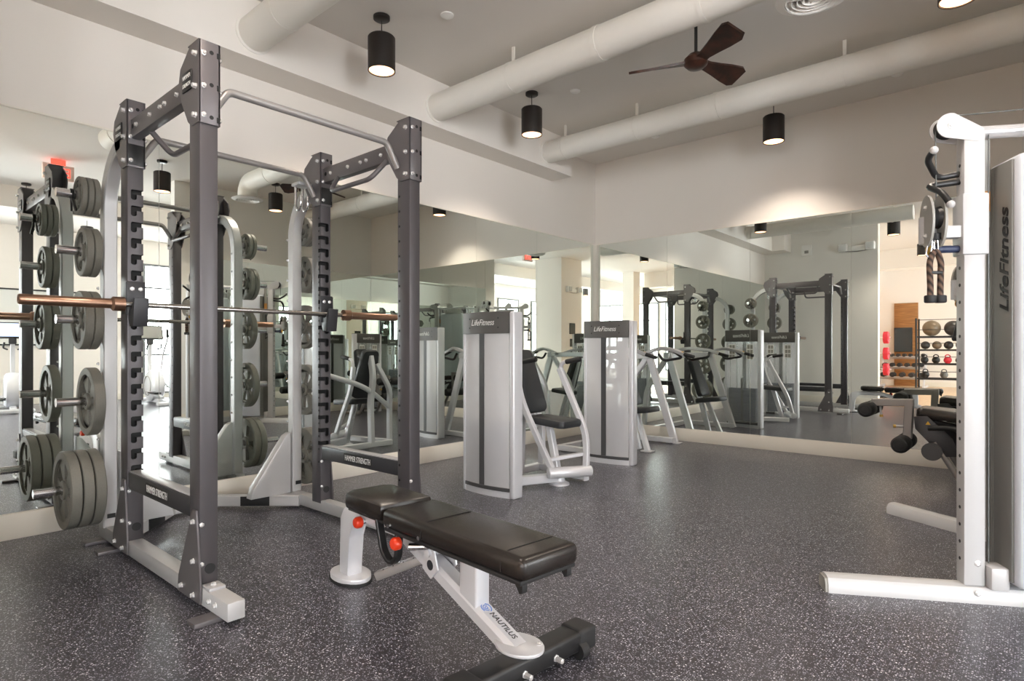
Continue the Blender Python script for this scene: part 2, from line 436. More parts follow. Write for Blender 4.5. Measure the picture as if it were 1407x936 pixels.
# ---------------------------------------------------------------- windows, daylight
def window(n, axis, c, a0, a1, z0, z1, mullions=(), cross=()):
    f = MB(); fr = 0.05
    def bx(u0, u1, w0, w1, d0, d1, mb):
        if axis == 'x': mb.box(c - d1, c - d0, u0, u1, w0, w1)
        else: mb.box(u0, u1, c + d0, c + d1, w0, w1)
    bx(a0, a1, z0, z0 + fr, 0.0, 0.05, f); bx(a0, a1, z1 - fr, z1, 0.0, 0.05, f)
    for u in [a0, a1 - fr] + [m - fr / 2 for m in mullions]: bx(u, u + fr, z0 + fr, z1 - fr, 0.0, 0.05, f)
    for z in cross: bx(a0 + fr, a1 - fr, z - 0.02, z + 0.02, 0.0, 0.045, f)
    o = struct(f.build('window_%d' % n, 'winframe'))
    p = MB(); bx(a0 + fr * .5, a1 - fr * .5, z0 + fr * .5, z1 - fr * .5, 0.005, 0.015, p)
    p.build('window_pane', 'daylight' if axis == 'x' else 'daylight_far', o)
n = 1
for yy in (-1.5, -6.6, -8.6, -10.6, -12.6):
    window(n, 'x', 11.0, yy - 0.6, yy + 0.6, 0.1, 3.1, (), (1.0, 2.55)); n += 1
for xx in (5.9, 7.5, 9.1):
    window(n, 'y', -15.0, xx - 0.65, xx + 0.65, 0.3, 3.0, (xx,), (2.3,)); n += 1

# ---------------------------------------------------------------- ceiling things
LAMPS = []
def pendant_proto():
    t = thing('pendant_lamp', 'lamp', 'lamp', (0, 0, H))
    MB().lathe([(0, 0), (0.062, 0), (0.062, -0.022), (0.05, -0.03), (0, -0.03)], (0, 0, H), n=24).build('canopy', 'lampshade', t)
    MB().cyl((0, 0, 3.47), (0, 0, H - 0.03), 0.004, 8).build('cord', 'lampshade', t)
    MB().lathe([(0, 3.475), (0.094, 3.475), (0.102, 3.466), (0.102, 3.215), (0.096, 3.215), (0.094, 3.25), (0.094, 3.43), (0, 3.43)], n=32).build('lamp_shade', 'lampshade', t)
    MB().lathe([(0, 3.235), (0.07, 3.235), (0.092, 3.222), (0.092, 3.245), (0, 3.25)], n=32).build('lens', 'lampin', t)
    return t
lamps = [((0.80, -4.13), 'black cylinder pendant lamp between the rack and the ceiling duct'),
         ((0.80, -2.34), 'black cylinder pendant lamp hanging between the two long white ducts'),
         ((2.52, -0.58), 'black cylinder pendant lamp casting a glow on the back wall'),
         ((4.17, -2.41), 'black pendant lamp lit above the cable machine'),
         ((4.25, -3.95), 'black pendant lamp over the open floor, seen only in the left mirror'),
         ((2.55, -5.98), 'black pendant lamp in front of the power rack, seen only in mirrors'),
         ((7.0, -2.4), 'black pendant lamp in the cardio room by the inner wall'),
         ((7.0, -4.9), 'black pendant lamp in the cardio room near the exit sign'),
         ((9.2, -3.6), 'black pendant lamp above the cross trainers'),
         ((2.6, -9.2), 'black pendant lamp over the pale wood floor, nearest the partition'),
         ((3.2, -12.4), 'black pendant lamp in front of the ball rack'),
         ((7.2, -9.5), 'black pendant lamp by the tall windows'),
         ((8.6, -12.4), 'black pendant lamp in the far corner by the windows')]
pp = pendant_proto(); 
for i, ((x, y), lb) in enumerate(lamps):
    o = pp if i == 0 else copy_tree(pp)
    o.location = (x, y, H); o['label'] = lb; o['group'] = 'black cylinder pendant lamps'
    ld = bpy.data.lights.new('pendant_light', 'SPOT'); ld.energy = 65; ld.spot_size = math.radians(125); ld.spot_blend = 0.7
    ld.color = (1.0, 0.87, 0.74); ld.shadow_soft_size = 0.08
    lo = bpy.data.objects.new('pendant_light', ld); COL.objects.link(lo); lo.location = (x, y, 3.205)

def duct(label, y, x1, elbow, hang, collars):
    t = thing('air_duct', label, 'duct', (0.3, y, 3.375), group='white round ceiling ducts')
    z, r = 3.375, 0.122
    if elbow:
        R = 0.16
        pts = [V((0.3, y, z)), V((x1 - R, y, z))] + [V((x1 - R + R * math.sin(a), y, z - R + R * math.cos(a))) for a in [PI / 2 * k / 8 for k in range(1, 9)]] + [V((x1, y, z - R - 0.05))]
    else: pts = [V((0.3, y, z)), V((x1, y, z))]
    MB().tube(pts, r, 36).build('pipe', 'duct', t)
    MB().lathe([(r - .01, 0), (r + 0.014, 0), (r + 0.014, 0.008), (r, 0.014)], (0.3, y, z), (1, 0, 0), 36).build('flange', 'duct', t)
    for x in collars: MB().lathe([(r, -0.02), (r + 0.005, -0.02), (r + 0.005, 0.02), (r, 0.02)], (x, y, z), (1, 0, 0), 36, cap=False).build('collar', 'duct', t)
    for x in hang:
        MB().box(x - 0.014, x + 0.014, y - 0.006, y + 0.006, z + r * .9, H).lathe([(r + .001, -.014), (r + .004, -.014), (r + .004, .014), (r + .001, .014)], (x, y, z), (1, 0, 0), 30, cap=False).build('hanger', 'duct', t)
    if elbow:
        zb = z - R - 0.05
        MB().lathe([(0.11, 0.0), (0.125, 0.01), (0.185, 0.0), (0.2, -0.012), (0.185, -0.02), (0.15, -0.03), (0.15, -0.012), (0.11, -0.0)], (x1, y, zb), n=40).build('diffuser_ring', 'grille', t)
        m = MB()
        for rr in (0.045, 0.075, 0.105, 0.135): m.lathe([(rr - 0.004, 0.0), (rr + 0.008, -0.028), (rr + 0.012, -0.028), (rr, 0.0)], (x1, y, zb), n=32, cap=False)
        for a in (0.4, 0.4 + PI / 2): m.beam((x1 - .15 * math.cos(a), y - .15 * math.sin(a), zb - .012), (x1 + .15 * math.cos(a), y + .15 * math.sin(a), zb - .012), .006, .012)
        m.lathe([(0, -0.028), (0.02, -0.026), (0.02, 0)], (x1, y, zb), n=20, cap=False)
        m.build('diffuser_cone', 'grille', t)
        MB().lathe([(0, 0.0), (0.118, 0.0)], (x1, y, zb + 0.004), n=24, cap=False).build('throat', 'dark', t)
    return t
duct('white round ceiling duct ending at the round diffuser', -3.13, 3.55, True, [1.25, 2.9], [2.1])
duct('longest white round ceiling duct, running along the mirrored back wall', -1.44, XD, False, [0.55, 1.45, 3.35], [2.3])
duct('white round ceiling duct at the top left behind the rack', -4.87, 3.0, False, [0.75, 2.7], [1.5])

# fan
FX, FY, FZ = 2.62, -2.64, 3.25
fan = thing('ceiling_fan', 'dark walnut ceiling fan with three blades between two white ducts', 'fan', (FX, FY, H))
MB().lathe([(0, H), (0.07, H), (0.06, H - 0.05), (0.02, H - 0.06), (0, H - 0.06)], (FX, FY, 0), n=24).build('canopy', 'gundark', fan)
MB().cyl((FX, FY, FZ + 0.03), (FX, FY, H - 0.05), 0.012, 12).build('downrod', 'gundark', fan)
MB().lathe([(0, FZ + 0.06), (0.05, FZ + 0.055), (0.085, FZ + 0.02), (0.085, FZ - 0.02), (0.06, FZ - 0.045), (0, FZ - 0.055)], (FX, FY, 0), n=28).build('motor_hub', 'fan', fan)
for a in (199.5, 326, 73):
    a = math.radians(a); u = V((math.cos(a), math.sin(a), 0)); s = V((-math.sin(a), math.cos(a), 0)); c = V((FX, FY, FZ))
    m = MB(); sec = []
    prof = [(0.05, 0.045, 0.15), (0.12, 0.042, 0.25), (0.22, 0.056, 0.36), (0.33, 0.076, 0.42), (0.44, 0.090, 0.42), (0.485, 0.070, 0.42)]
    rings = []
    for d, w, tw in prof:
        p = c + u * d
        dv = (s * math.cos(tw) - V((0, 0, 1)) * math.sin(tw))
        nv = u.cross(dv)
        rings.append([m.bm.verts.new(p + dv * (w * k1) + nv * (0.009 * k2)) for k1, k2 in ((-1, -1), (1, -1), (1, 1), (-1, 1))])
    for r0, r1 in zip(rings, rings[1:]):
        for j in range(4): m.bm.faces.new((r0[j], r0[(j + 1) % 4], r1[(j + 1) % 4], r1[j]))
    m.bm.faces.new(rings[0]); m.bm.faces.new(rings[-1])
    m.build('blade', 'fan', fan)

for (x, y), lb in [((1.19, -3.82), 'small white ceiling sensor near the pendant lamp above the rack'), ((1.15, -2.1), 'small white ceiling sensor between the two long ducts'),
                   ((1.14, -0.46), 'small white ceiling sensor behind the longest duct near the corner'), ((3.57, -0.46), 'small white ceiling sensor high above the cable machine')]:
    recentre(tag(MB().lathe([(0, H), (0.05, H), (0.05, H - 0.008), (0.03, H - 0.02), (0.014, H - 0.024), (0, H - 0.024)], (x, y, 0), n=24).build('ceiling_sensor', 'grille'), lb, 'sensor', 'ceiling sensors'))

# exit sign
ex = thing('exit_sign', 'red lit exit sign hanging from the ceiling at the opening', 'exit sign', (5.25, -4.87, H))
MB().box(5.22, 5.28, -5.04, -4.70, 3.36, 3.56, .006).build('housing', 'exitbox', ex)
MB().box(5.235, 5.265, -4.95, -4.79, 3.56, H).build('mount', 'exitred', ex)
text('EXIT', 0.17, (5.2195, -4.87, 3.455), (0, -1, 0), (0, 0, 1), 'exitred', ex, ext=0.0008, width=0.26)
text('EXIT', 0.17, (5.2805, -4.87, 3.455), (0, 1, 0), (0, 0, 1), 'exitred', ex, ext=0.0008, width=0.26)
# alarm + emergency lights
al = thing('fire_alarm', 'square white fire alarm strobe high on the front wall', 'alarm', (0.87, YC, 3.12))
MB().box(0.77, 0.97, YC, YC + 0.05, 3.10, 3.32, .012).build('housing', 'grille', al)
MB().box(0.83, 0.91, YC + 0.05, YC + 0.062, 3.14, 3.20, .006).build('strobe_lens', 'pulley', al)
def emergency(label, o, right, out):
    o, right, out = V(o), V(right), V(out); up = V((0, 0, 1))
    t = thing('emergency_light', label, 'light', o, group='twin head emergency lights')
    MB().obox(o + out * 0.03, right, out, up, (0.30, 0.055, 0.10), .012).build('housing', 'grille', t)
    for s in (-1, 1):
        c = o + right * (0.24 * s) + up * 0.03 + out * 0.06
        h = MB().obox(c, right, out, up, (0.17, 0.12, 0.17), .03).build('lamp_head', 'grille', t)
        MB().obox(c + out * 0.063, right, out, up, (0.13, 0.014, 0.13), .004).build('lens', 'emlens', h)
    MB().tube([o + right * -0.2 + out * 0.04 - up * 0.05, o + out * 0.04 - up * 0.065, o + right * 0.2 + out * 0.04 - up * 0.05], 0.008, 8).build('bracket', 'pulley', t)
emergency('twin head emergency light on the front wall beside its open end', (1.80, YC, 3.15), (1, 0, 0), (0, 1, 0))
emergency('twin head emergency light on the white column at the opening', (5.2, -6.75, 2.75), (0, 1, 0), (-1, 0, 0))
po = thing('wall_notice', 'dark notice board on the white column at the opening', 'sign', (5.2, -6.75, 1.3))
MB().box(5.185, 5.2, -6.88, -6.62, 1.55, 1.85, .003).build('frame', 'black', po)
MB().box(5.182, 5.186, -6.86, -6.64, 1.57, 1.83).build('sheet', 'poster', po)
MB().box(5.185, 5.2, -6.86, -6.64, 1.20, 1.42, .003).build('notice', 'poster', po)
# ---------------------------------------------------------------- power rack
YL, YR = -5.805, -4.665            # post centre lines
PW, PD = 0.076, 0.11               # post width (y) and depth (x)
XB0, XB1 = 0.79, 0.90              # rear posts
XF0, XF1 = 1.725, 1.835              # front posts
RT = 2.435
rack = thing('power_rack', 'tall gunmetal power rack with silver base, standing by the left mirrors', 'power rack', (1.2, -5.235, 0))
def post(x0, y, notched, holes_side):
    m = MB().box(x0, x0 + PD, y - PW / 2, y + PW / 2, 0.075, RT, .004)
    o = m.build('upright', 'gunpost', rack)
    ins = 1 if y < -5.2 else -1           # inner side of the rack
    if notched:
        c = MB(); z = 1.945; xf = x0 + PD
        yc = y - ins * 0.008; ye = y + ins * (PW / 2 + 0.01)
        while z > 0.40:
            pts = [(xf - .03, yc - ins * .014, z - .026), (xf - .03, yc - ins * .006, z - .033), (xf - .03, yc + ins * .007, z - .033), (xf - .03, yc + ins * .014, z - .026),
                   (xf - .03, yc + ins * .014, z - .004), (xf - .03, ye, z - .004), (xf - .03, ye, z + .022), (xf - .03, yc - ins * .007, z + .022), (xf - .03, yc - ins * .014, z + .016)]
            c.prism(pts, (.05, 0, 0)); z -= 0.0866
        cut = c.build('cut', 'void')
        cut.data.transform(root_matrix(rack).inverted()); cut.parent = rack
        boolean_diff(o, cut)
        me = o.data; me.materials.clear(); me.materials.append(MT['gunpost']); me.materials.append(MT['void'])
        rx, ry = rack.location.x, rack.location.y
        for p in me.polygons:
            px, py, pz = p.center.x + rx, p.center.y + ry, p.center.z
            p.material_index = 1 if (px < xf - .0045 and px > x0 + .012 and abs(py - y) < PW / 2 - .0045 and .2 < pz < RT - .05) else 0
    h = MB()
    if holes_side:
        z = 2.0
        yy = y + holes_side * PW / 2
        while z > 0.3:
            h.cyl((x0 + (0.018 if not notched else 0.088), yy, z), (x0 + (0.018 if not notched else 0.088), yy + holes_side * 0.0008, z), 0.0075, 10); z -= 0.0866
        absorb(o, h.build('adjustment_holes', 'void', o))
    else: h.bm.free()
    return o
posts = {'bl': post(XB0, YL, True, 0), 'fl': post(XF0, YL, False, 1), 'br': post(XB0, YR, True, -1), 'fr': post(XF0, YR, False, -1)}
for key, x0, y in (('bl', XB0, YL), ('fl', XF0, YL), ('br', XB0, YR), ('fr', XF0, YR)):
    up = posts[key]; zt0, zt1 = 2.085, RT + 0.004
    # sleeve round the post top: front, rear faces and two tapered cheek plates reaching back along the beam
    b = MB()
    b.box(x0 + PD, x0 + PD + 0.007, y - PW / 2 - 0.007, y + PW / 2 + 0.007, zt0, zt1, .002)
    b.box(x0 - 0.001, x0 + PD + 0.007, y - PW / 2 - .007, y + PW / 2 + .007, RT + .0, RT + 0.006, .002)
    for s in (-1, 1):
        yy = y + s * (PW / 2)
        pts = [(x0 + PD + .007, yy, zt0), (x0 + 0.035, yy, zt0), (x0 + 0.0, yy, 2.11), (x0 - 0.07, yy, 2.21), (x0 - 0.105, yy, 2.30), (x0 - 0.085, yy, 2.365), (x0 + 0.0, yy, 2.42), (x0 + 0.035, yy, zt1), (x0 + PD + .007, yy, zt1)]
        b.prism(pts, (0, s * 0.007, 0))
    sl = b.build('post_bracket', 'gun', up)
    for s in (-1, 1):
        yy = y + s * (PW / 2 + 0.007)
        bolts(up, [((x0 + dx, yy, z), (0, s, 0)) for dx, z in ((0.085, 2.385), (0.085, 2.245), (0.085, 2.12))])
    bolts(up, [((x0 + PD + .007, y - 0.024, z), (1, 0, 0), .009, .010) for z in (2.385, 2.245, 2.12)])
    m = MB()
    for z in (2.395, 2.255, 2.115):
        m.cyl((x0 + PD + .007, y + 0.008, z), (x0 + PD + .0078, y + .008, z), .009, 14)
        m.box(x0 + PD + .006, x0 + PD + .0078, y + 0.03, y + 0.0448, z - .018, z + .006)
    absorb(sl, m.build('bracket_holes', 'void', up))
    if key in ('bl', 'br'):
        MB().box(x0 + PD + .0065, x0 + PD + .010, y - .037, y + .037, 2.095, 2.205, .001).build('bracket_liner', 'black', up)
    if y == YL:
        bc = (x0 + 0.005, y - PW / 2 - 0.0105, 2.285)
        MB().box(bc[0] - .055, bc[0] + .045, bc[1] - .0025, bc[1] + .003, 2.245, 2.330, .002).build('badge', 'black', up)
        text('HAMMER', 0.026, (bc[0] - .005, bc[1] - .0028, 2.306), (1, 0, 0), (0, 0, 1), 'lettering', up, 'badge_lettering', width=.084)
        text('STRENGTH', 0.024, (bc[0] - .005, bc[1] - .0028, 2.270), (1, 0, 0), (0, 0, 1), 'lettering', up, 'badge_lettering', width=.084)
    # foot gusset plate with bolts, outer side
    s = -1 if y == YL else 1
    yy = y + s * 0.040
    g_ = MB().prism([(x0 - 0.11, yy, 0.03), (x0 - 0.10, yy, 0.10), (x0 + 0.055, yy, 0.42), (x0 + 0.095, yy, 0.42), (x0 + 0.135, yy, 0.12), (x0 + .135, yy, 0.03)], (0, s * 0.008, 0))
    g_.build('foot_gusset', 'gun', up)
    bolts(up, [((x0 + dx, yy + s * .008, z), (0, s, 0), .010, .012) for dx, z in ((0.07, 0.37), (0.07, 0.20), (0.07, 0.055), (-0.06, 0.065))])
    bolts(up, [((x0 + PD, y - 0.03, z), (1, 0, 0), .008, .009) for z in (0.36, 0.19)])
    MB().cyl((x0 + PD - .001, y + 0.004, 0.165), (x0 + PD + .003, y + .004, .165), .022, 20).build('hole_cap', 'rubber', up)
# top side beams with grip handles
for y, s in ((YL, 1), (YR, -1)):
    bm_ = MB().box(XB1 - 0.004, XF0 + .004, y - 0.025, y + 0.025, 2.235, 2.335, .006).build('top_beam', 'gun', rack)
    x0, x1 = (1.08, 1.60)
    yo = y + s * 0.02
    MB().tube([(x0, yo, 2.24), (x0 + .045, yo + s * 0.085, 2.125), (x1 - .045, yo + s * 0.085, 2.125), (x1, yo, 2.24)], 0.0145, 12, .05).build('grip_handle', 'gun', bm_)
    bolts(bm_, [((x, y - .025, 2.285), (0, -1, 0), .010, .010) for x in (1.0, 1.2, 1.34, 1.40, 1.55)])
    m = MB()
    for x in (0.94, 1.63): m.cyl((x, y - .0255, 2.29), (x, y - .0248, 2.29), .013, 14)
    absorb(bm_, m.build('beam_holes', 'void', bm_))
# pull-up bars with ends bent down to the brackets
for x, z in ((1.735, 2.295), (0.83, 2.282)):
    b = MB().tube([(x, YL + 0.045, z - 0.13), (x, YL + 0.125, z), (x, YR - 0.125, z), (x, YR - 0.045, z - 0.13)], 0.018, 14, 0.03)
    b.build('pull_up_bar', 'midgrey', rack)
# safety arms between the posts, with white lettering
for y in (YL, YR):
    a = MB().box(XB1 + 0.002, XF0 - 0.002, y - 0.036, y + 0.030, 0.375, 0.462, .006).build('safety_arm', 'gundark', rack)
    MB().box(XB1 + 0.004, XF0 - .004, y - 0.030, y + 0.026, 0.462, 0.468, .002).build('wear_strip', 'plat', a)
    MB().box(1.17, 1.47, y - 0.0366, y - 0.0355, 0.388, 0.448).build('name_plate', 'black', a)
    text('HAMMER STRENGTH', 0.05, (1.32, y - 0.0370, 0.418), (1, 0, 0), (0, 0, 1), 'lettering', a, width=0.27)
# J hooks
for y, s in ((YL, 1), (YR, -1)):
    xf = XB1 + .002
    m = MB().box(xf, xf + 0.012, y - 0.045, y + 0.045, 1.295, 1.475, .004)
    m.prism([(xf, y - 0.035, 1.325), (xf + 0.055, y - .035, 1.325), (xf + 0.085, y - .035, 1.385), (xf + .098, y - .035, 1.382), (xf + 0.075, y - .035, 1.235), (xf + .02, y - .035, 1.235), (xf, y - .035, 1.28)], (0, 0.07, 0), .003)
    m.prism([(xf - .05, y - s * .0455, 1.30), (xf + .01, y - s * .0455, 1.30), (xf + .01, y - s * .0455, 1.47), (xf - .02, y - s * .0455, 1.44)], (0, -s * .004, 0))
    j = m.build('j_hook', 'gundark', rack)
    bolts(j, [((xf + .012, y + dy, 1.435), (1, 0, 0), .009, .003) for dy in (-.02, .02)])
# base: side rails, rear trapezoid, foot tabs
for y in (YL, YR):
    r = MB().box(0.38, 2.10, y - 0.036, y + 0.036, 0.02, 0.095, .005).build('base_rail', 'racksilver', rack)
    s = -1 if y == YL else 1
    for x in (0.46, 0.70, 1.98): MB().box(x - 0.04, x + 0.04, min(y, y + s * 0.13), max(y, y + s * 0.13), 0.0, 0.02, .003).build('foot_tab', 'gun', r)
    MB().box(XF1 + .01, XF1 + .09, y - .034, y + .034, .095, .108, .003).build('rail_plate', 'plat', r)
    bolts(r, [((XF1 + .05, y, .108), (0, 0, 1), .010, .010)] + [((x, y - .036, .06), (0, -1, 0), .009, .010) for x in (1.93, 1.99)])
m = MB()
pl = [(0.62, YL + .03, 0.055), (0.20, YL + 0.42, 0.055), (0.20, YR - 0.42, 0.055), (0.62, YR - .03, 0.055)]
m.rtube(pl, 0.07, 0.075)
m.build('rear_base', 'racksilver', rack)
for (x0, y0), (x1, y1) in (((0.33, YR - .30), (0.47, YR - .17)), ((0.33, YL + .30), (0.47, YL + .17))):
    d = V((x1 - x0, y1 - y0, 0)).normalized(); q = V((d.y, -d.x, 0)); q = q if q.x > 0 else -q
    c = V(((x0 + x1) / 2, (y0 + y1) / 2, 0.055)) + q * 0.036
    MB().obox(c, d, q, (0, 0, 1), (0.20, 0.006, 0.066), .002).build('base_pad', 'rubber', rack)
# plate storage uprights that arch forward to the rear posts
XS = 0.475
pegs = [(1.98, 0.20), (1.665, 0.20), (1.28, 0.20), (0.82, 0.20), (0.335, 0.30)]
for y, s in ((YL - .01, -1), (YR + .01, 1)):
    arc = [(XS, y, 0.09), (XS, y, 1.92)] + [(XS + 0.31 - 0.31 * math.cos(a), y, 1.92 + 0.31 * math.sin(a)) for a in [PI / 2 * k / 10 for k in range(1, 11)]] + [(XB0 + .01, y, 2.23)]
    su = MB().rtube(arc, 0.074, 0.070, up=(0, 1, 0)).build('storage_upright', 'racksilver', rack)
    bolts(su, [((XS - .015, y - .045, 1.9 - .145 * k), (0, -1, 0), .007, .008) for k in range(12)])
    i = -s
    # sloped web plate toward the middle of the rack
    MB().prism([(XS - .035, y + i * .05, 0.09), (XS - .035, y + i * .05, 0.52), (XS - .035, y + i * .085, 0.50), (XS - .035, y + i * .32, 0.16), (XS - .035, y + i * .34, .09)], (.07, 0, 0), .004).build('web_plate', 'racksilver', su)
    MB().box(XS + .048, XS + .052, y - .02, y + .02, .145, .17).build('slot', 'black', su)
    for z, L in pegs:
        p = MB().cyl((XS, y + s * 0.05, z), (XS, y + s * (0.05 + L), z), 0.0245, 22).build('storage_peg', 'chrome', su)
    # chrome hooks at the arch
for dy in (0.02, 0.07):
    MB().tube([(0.72, YR - .05 - dy, 2.235), (0.72, YR - .05 - dy, 2.09), (0.755, YR - .05 - dy, 2.05), (0.79, YR - .05 - dy, 2.09), (.79, YR - .05 - dy, 2.15)], .009, 10, .03).build('chrome_hook', 'chrome', rack)
MB().box(0.70, 0.80, YR - .14, YR - .03, 2.225, 2.245, .003).build('hook_plate', 'plat', rack)

# ---------------------------------------------------------------- barbell
BX, BZ = 0.945, 1.349
bar = thing('barbell', 'bronze sleeved barbell resting in the hooks of the power rack', 'barbell', (BX, -5.205, BZ))
MB().cyl((BX, -5.88, BZ), (BX, -4.53, BZ), 0.0145, 18).build('shaft', 'steelbar', bar)
for a, b in ((-5.872, -6.305), (-4.559, -4.105)):
    s = 1 if b > a else -1
    MB().lathe([(0, 0), (0.037, 0), (0.037, 0.05), (0.031, 0.055), (0.0255, 0.06), (0.0255, abs(b - a) - 0.006), (0.022, abs(b - a)), (0.012, abs(b - a)), (0.012, abs(b - a) - .004), (0, abs(b - a) - .004)], (BX, a, BZ), (0, s, 0), 26).build('sleeve', 'bronze', bar)

# ---------------------------------------------------------------- weight plates
def plate_mesh(R, t):
    """axis along local y, centred on the origin"""
    m = MB(); hub, hole = max(0.048, R * .25), 0.0265
    rim = R * 0.80
    A = (0, 1, 0)
    def ring(r0, r1, w, ch=.004, n=44):
        m.lathe([(r0, -w / 2), (r1 - ch, -w / 2), (r1, -w / 2 + ch), (r1, w / 2 - ch), (r1 - ch, w / 2), (r0, w / 2), (r0, -w / 2)], (0, 0, 0), A, n, cap=False)
    ring(rim, R, t); ring(hole, hub, t)
    w = t * .45
    n = 5
    for k in range(n):
        a0 = 2 * PI * k / n; span = 2 * PI / n * 0.46
        outer = [(rim + .004, a0 - span * .62 + span * 1.24 * j / 5) for j in range(6)]
        inner = [(hub - .004, a0 + span * .5 - span * 1.0 * j / 3) for j in range(4)]
        pts = [(r * math.cos(a), -w / 2, r * math.sin(a)) for r, a in outer + inner]
        m.prism(pts, (0, w, 0))
    # solid web lips next to rim and hub
    ring(rim * .90, rim + .002, w, .0015); ring(hub - .002, hub * 1.12, w, .0015)
    bmesh.ops.recalc_face_normals(m.bm, faces=m.bm.faces)
    return m
PM = {}
def plate(R, t, mt, pos, label, group):
    key = (R, t, mt)
    if key not in PM:
        o = plate_mesh(R, t).build('weight_plate', mt); PM[key] = o
    else:
        o = PM[key].copy(); COL.objects.link(o)
    o.location = pos
    o.rotation_euler = (0, (pos[2] * 7 + pos[1] * 3) % 6.28, 0)
    tag(o, label, 'weight plate', group)
    return o
yl, yr = YL - 0.01 - 0.05, YR + 0.01 + 0.05
gl, gr = 'weight plates on the left side of the rack', 'weight plates on the right side of the rack'
def stack(side, z, R, t, labels, mt='iron', gap=.003, off=.012, dr=0.0265 - 0.0245):
    y0, s, gg = (yl, -1, gl) if side == 'l' else (yr, 1, gr)
    p = off + t / 2
    for lb in labels:
        plate(R, t, mt, (XS, y0 + s * p, z - dr), lb, gg); p += t + gap
stack('l', 1.98, 0.107, 0.028, ['smallest weight plate on the top left peg, nearest the post', 'middle one of the three small weight plates on the top left peg', 'outermost small weight plate on the top left peg'])
stack('l', 1.665, 0.138, 0.036, ['grey weight plate on the second left peg from the top, inner one', 'grey weight plate on the second left peg from the top, outer one'])
stack('l', 1.28, 0.165, 0.042, ['medium weight plate just under the bar sleeve, inner one', 'medium weight plate just under the bar sleeve, outer one'])
stack('l', 0.82, 0.192, 0.052, ['single large grey weight plate above the lowest left peg'])
stack('l', 0.335, 0.215, 0.05, ['largest weight plate on the lowest left peg, against the post', 'largest weight plate on the lowest left peg, the middle one of three', 'largest weight plate on the lowest left peg, the outermost one'], gap=.006)
stack('r', 1.98, 0.105, 0.03, ['small weight plate at the top right of the rack, inner one', 'small weight plate at the top right of the rack, outer one'])
stack('r', 1.665, 0.133, 0.036, ['weight plate on the second right peg from the top, inner one', 'weight plate on the second right peg from the top, outer one'])
stack('r', 1.28, 0.16, 0.042, ['weight plate on the right peg behind the bar'])
stack('r', 0.82, 0.185, 0.048, ['large weight plate second from the bottom on the right pegs'])
stack('r', 0.335, 0.205, 0.05, ['large weight plate on the lowest right peg, inner one', 'large weight plate on the lowest right peg, outer one'])
def clip(y, z, label):
    t = thing('spring_clip', label, 'clip', (XS, y, z), group='black spring clips')
    m = MB(); pts = [(XS + .0275 * math.cos(a), y + .006 * a / PI / 2, z + .0275 * math.sin(a)) for a in [PI * 2 * k / 16 for k in range(49)]]
    m.tube(pts, .0028, 6).build('coil', 'black', t)
    for q in (-.35, .35):
        MB().beam((XS + .02 * q, y + .006, z - .026), (XS + .055 + .05 * q, y + .006 + .02 * q, z - .10), .016, .010, (0, 1, 0)).build('grip', 'black', t)
clip(yl - .135, 1.98, 'black spring clip hanging on the top left peg')
clip(yr + .085, 1.98, 'black spring clip on the top right peg')

# ---------------------------------------------------------------- adjustable bench
bench = thing('weight_bench', 'adjustable weight bench with black vinyl pads and white frame', 'bench', (2.64, -5.28, 0), math.radians(-5.6))
Rb = root_matrix(bench)
def W(*p): return Rb @ V(p)
LAST = None
def bb(m, name, mt, parent=None):
    global LAST
    m.bm.transform(Rb); o = m.build(name, mt, parent or bench)
    if parent is None: LAST = o
    return o
bb(MB().box(-0.115, 0.715, -0.135, 0.135, 0.385, 0.462, .026, 4), 'back_pad', 'vinyl')
bp_ = LAST
for x in (0.17, 0.615): bb(MB().tube([(x, -.1362, .40), (x, -.1362, .44), (x, -.112, .463), (x, .112, .463), (x, .1362, .44), (x, .1362, .40)], .0016, 6, .02), 'seam', 'seam', bp_)
bb(MB().box(-0.10, 0.70, -0.13, 0.13, 0.374, 0.390, .005), 'pad_board', 'rubber', bp_)
for y in (-.105, .105): bb(MB().prism([(.655, y - .012, .376), (.695, y - .012, .376), (.695, y - .012, .348), (.68, y - .012, .342)], (0, .024, 0), .003), 'pad_tab', 'rubber', bp_)
m = MB()
for x in (-.06, .155): m.cyl((x, -.138, .402), (x, -.13, .402), .009, 12)
absorb(bp_, bb(m, 'pad_bolt', 'chrome', bp_))
m = MB().prism([(-0.475, -.085, .40), (-.475, .085, .40), (-.43, .133, .40), (-.125, .133, .40), (-.125, -.133, .40), (-.43, -.133, .40)], (0, 0, .072), .022)
bb(m, 'seat_pad', 'vinyl')
bb(MB().box(-.44, -.14, -.11, .11, .388, .402, .004), 'pad_board', 'rubber', LAST)
# rear foot, post and spine
bb(MB().prism([(-.62 + .13 * math.cos(a) * (1 if abs(math.cos(a)) < .8 else 1), .085 * math.sin(a), 0.012) for a in [2 * PI * k / 28 for k in range(28)]], (0, 0, .022), .006), 'rear_foot', 'silver')
bb(MB().prism([(-.62 + .134 * math.cos(a), .089 * math.sin(a), 0.0) for a in [2 * PI * k / 28 for k in range(28)]], (0, 0, .013)), 'foot_rubber', 'rubber', LAST)
m = MB().prism([(-.665, -.038, .03), (-.575, -.038, .03), (-.57, -.038, .22), (-.54, -.038, .29), (-.47, -.038, .315), (-.47, -.038, .375), (-.56, -.038, .375), (-.62, -.038, .35), (-.655, -.038, .30)], (0, .076, 0), .008)
bb(m, 'rear_post', 'silver')
bb(MB().box(-.672, -.664, -.022, .022, .10, .25, .003).cyl((-.672, 0, .275), (-.662, 0, .275), .012, 12), 'guide_strip', 'black', LAST)
m = MB().rtube([(-.50, 0, .345), (-.16, 0, .345), (0.56, 0, .075)], .078, .066, .06, c=.014)
bb(m, 'spine', 'silver')
spine = LAST
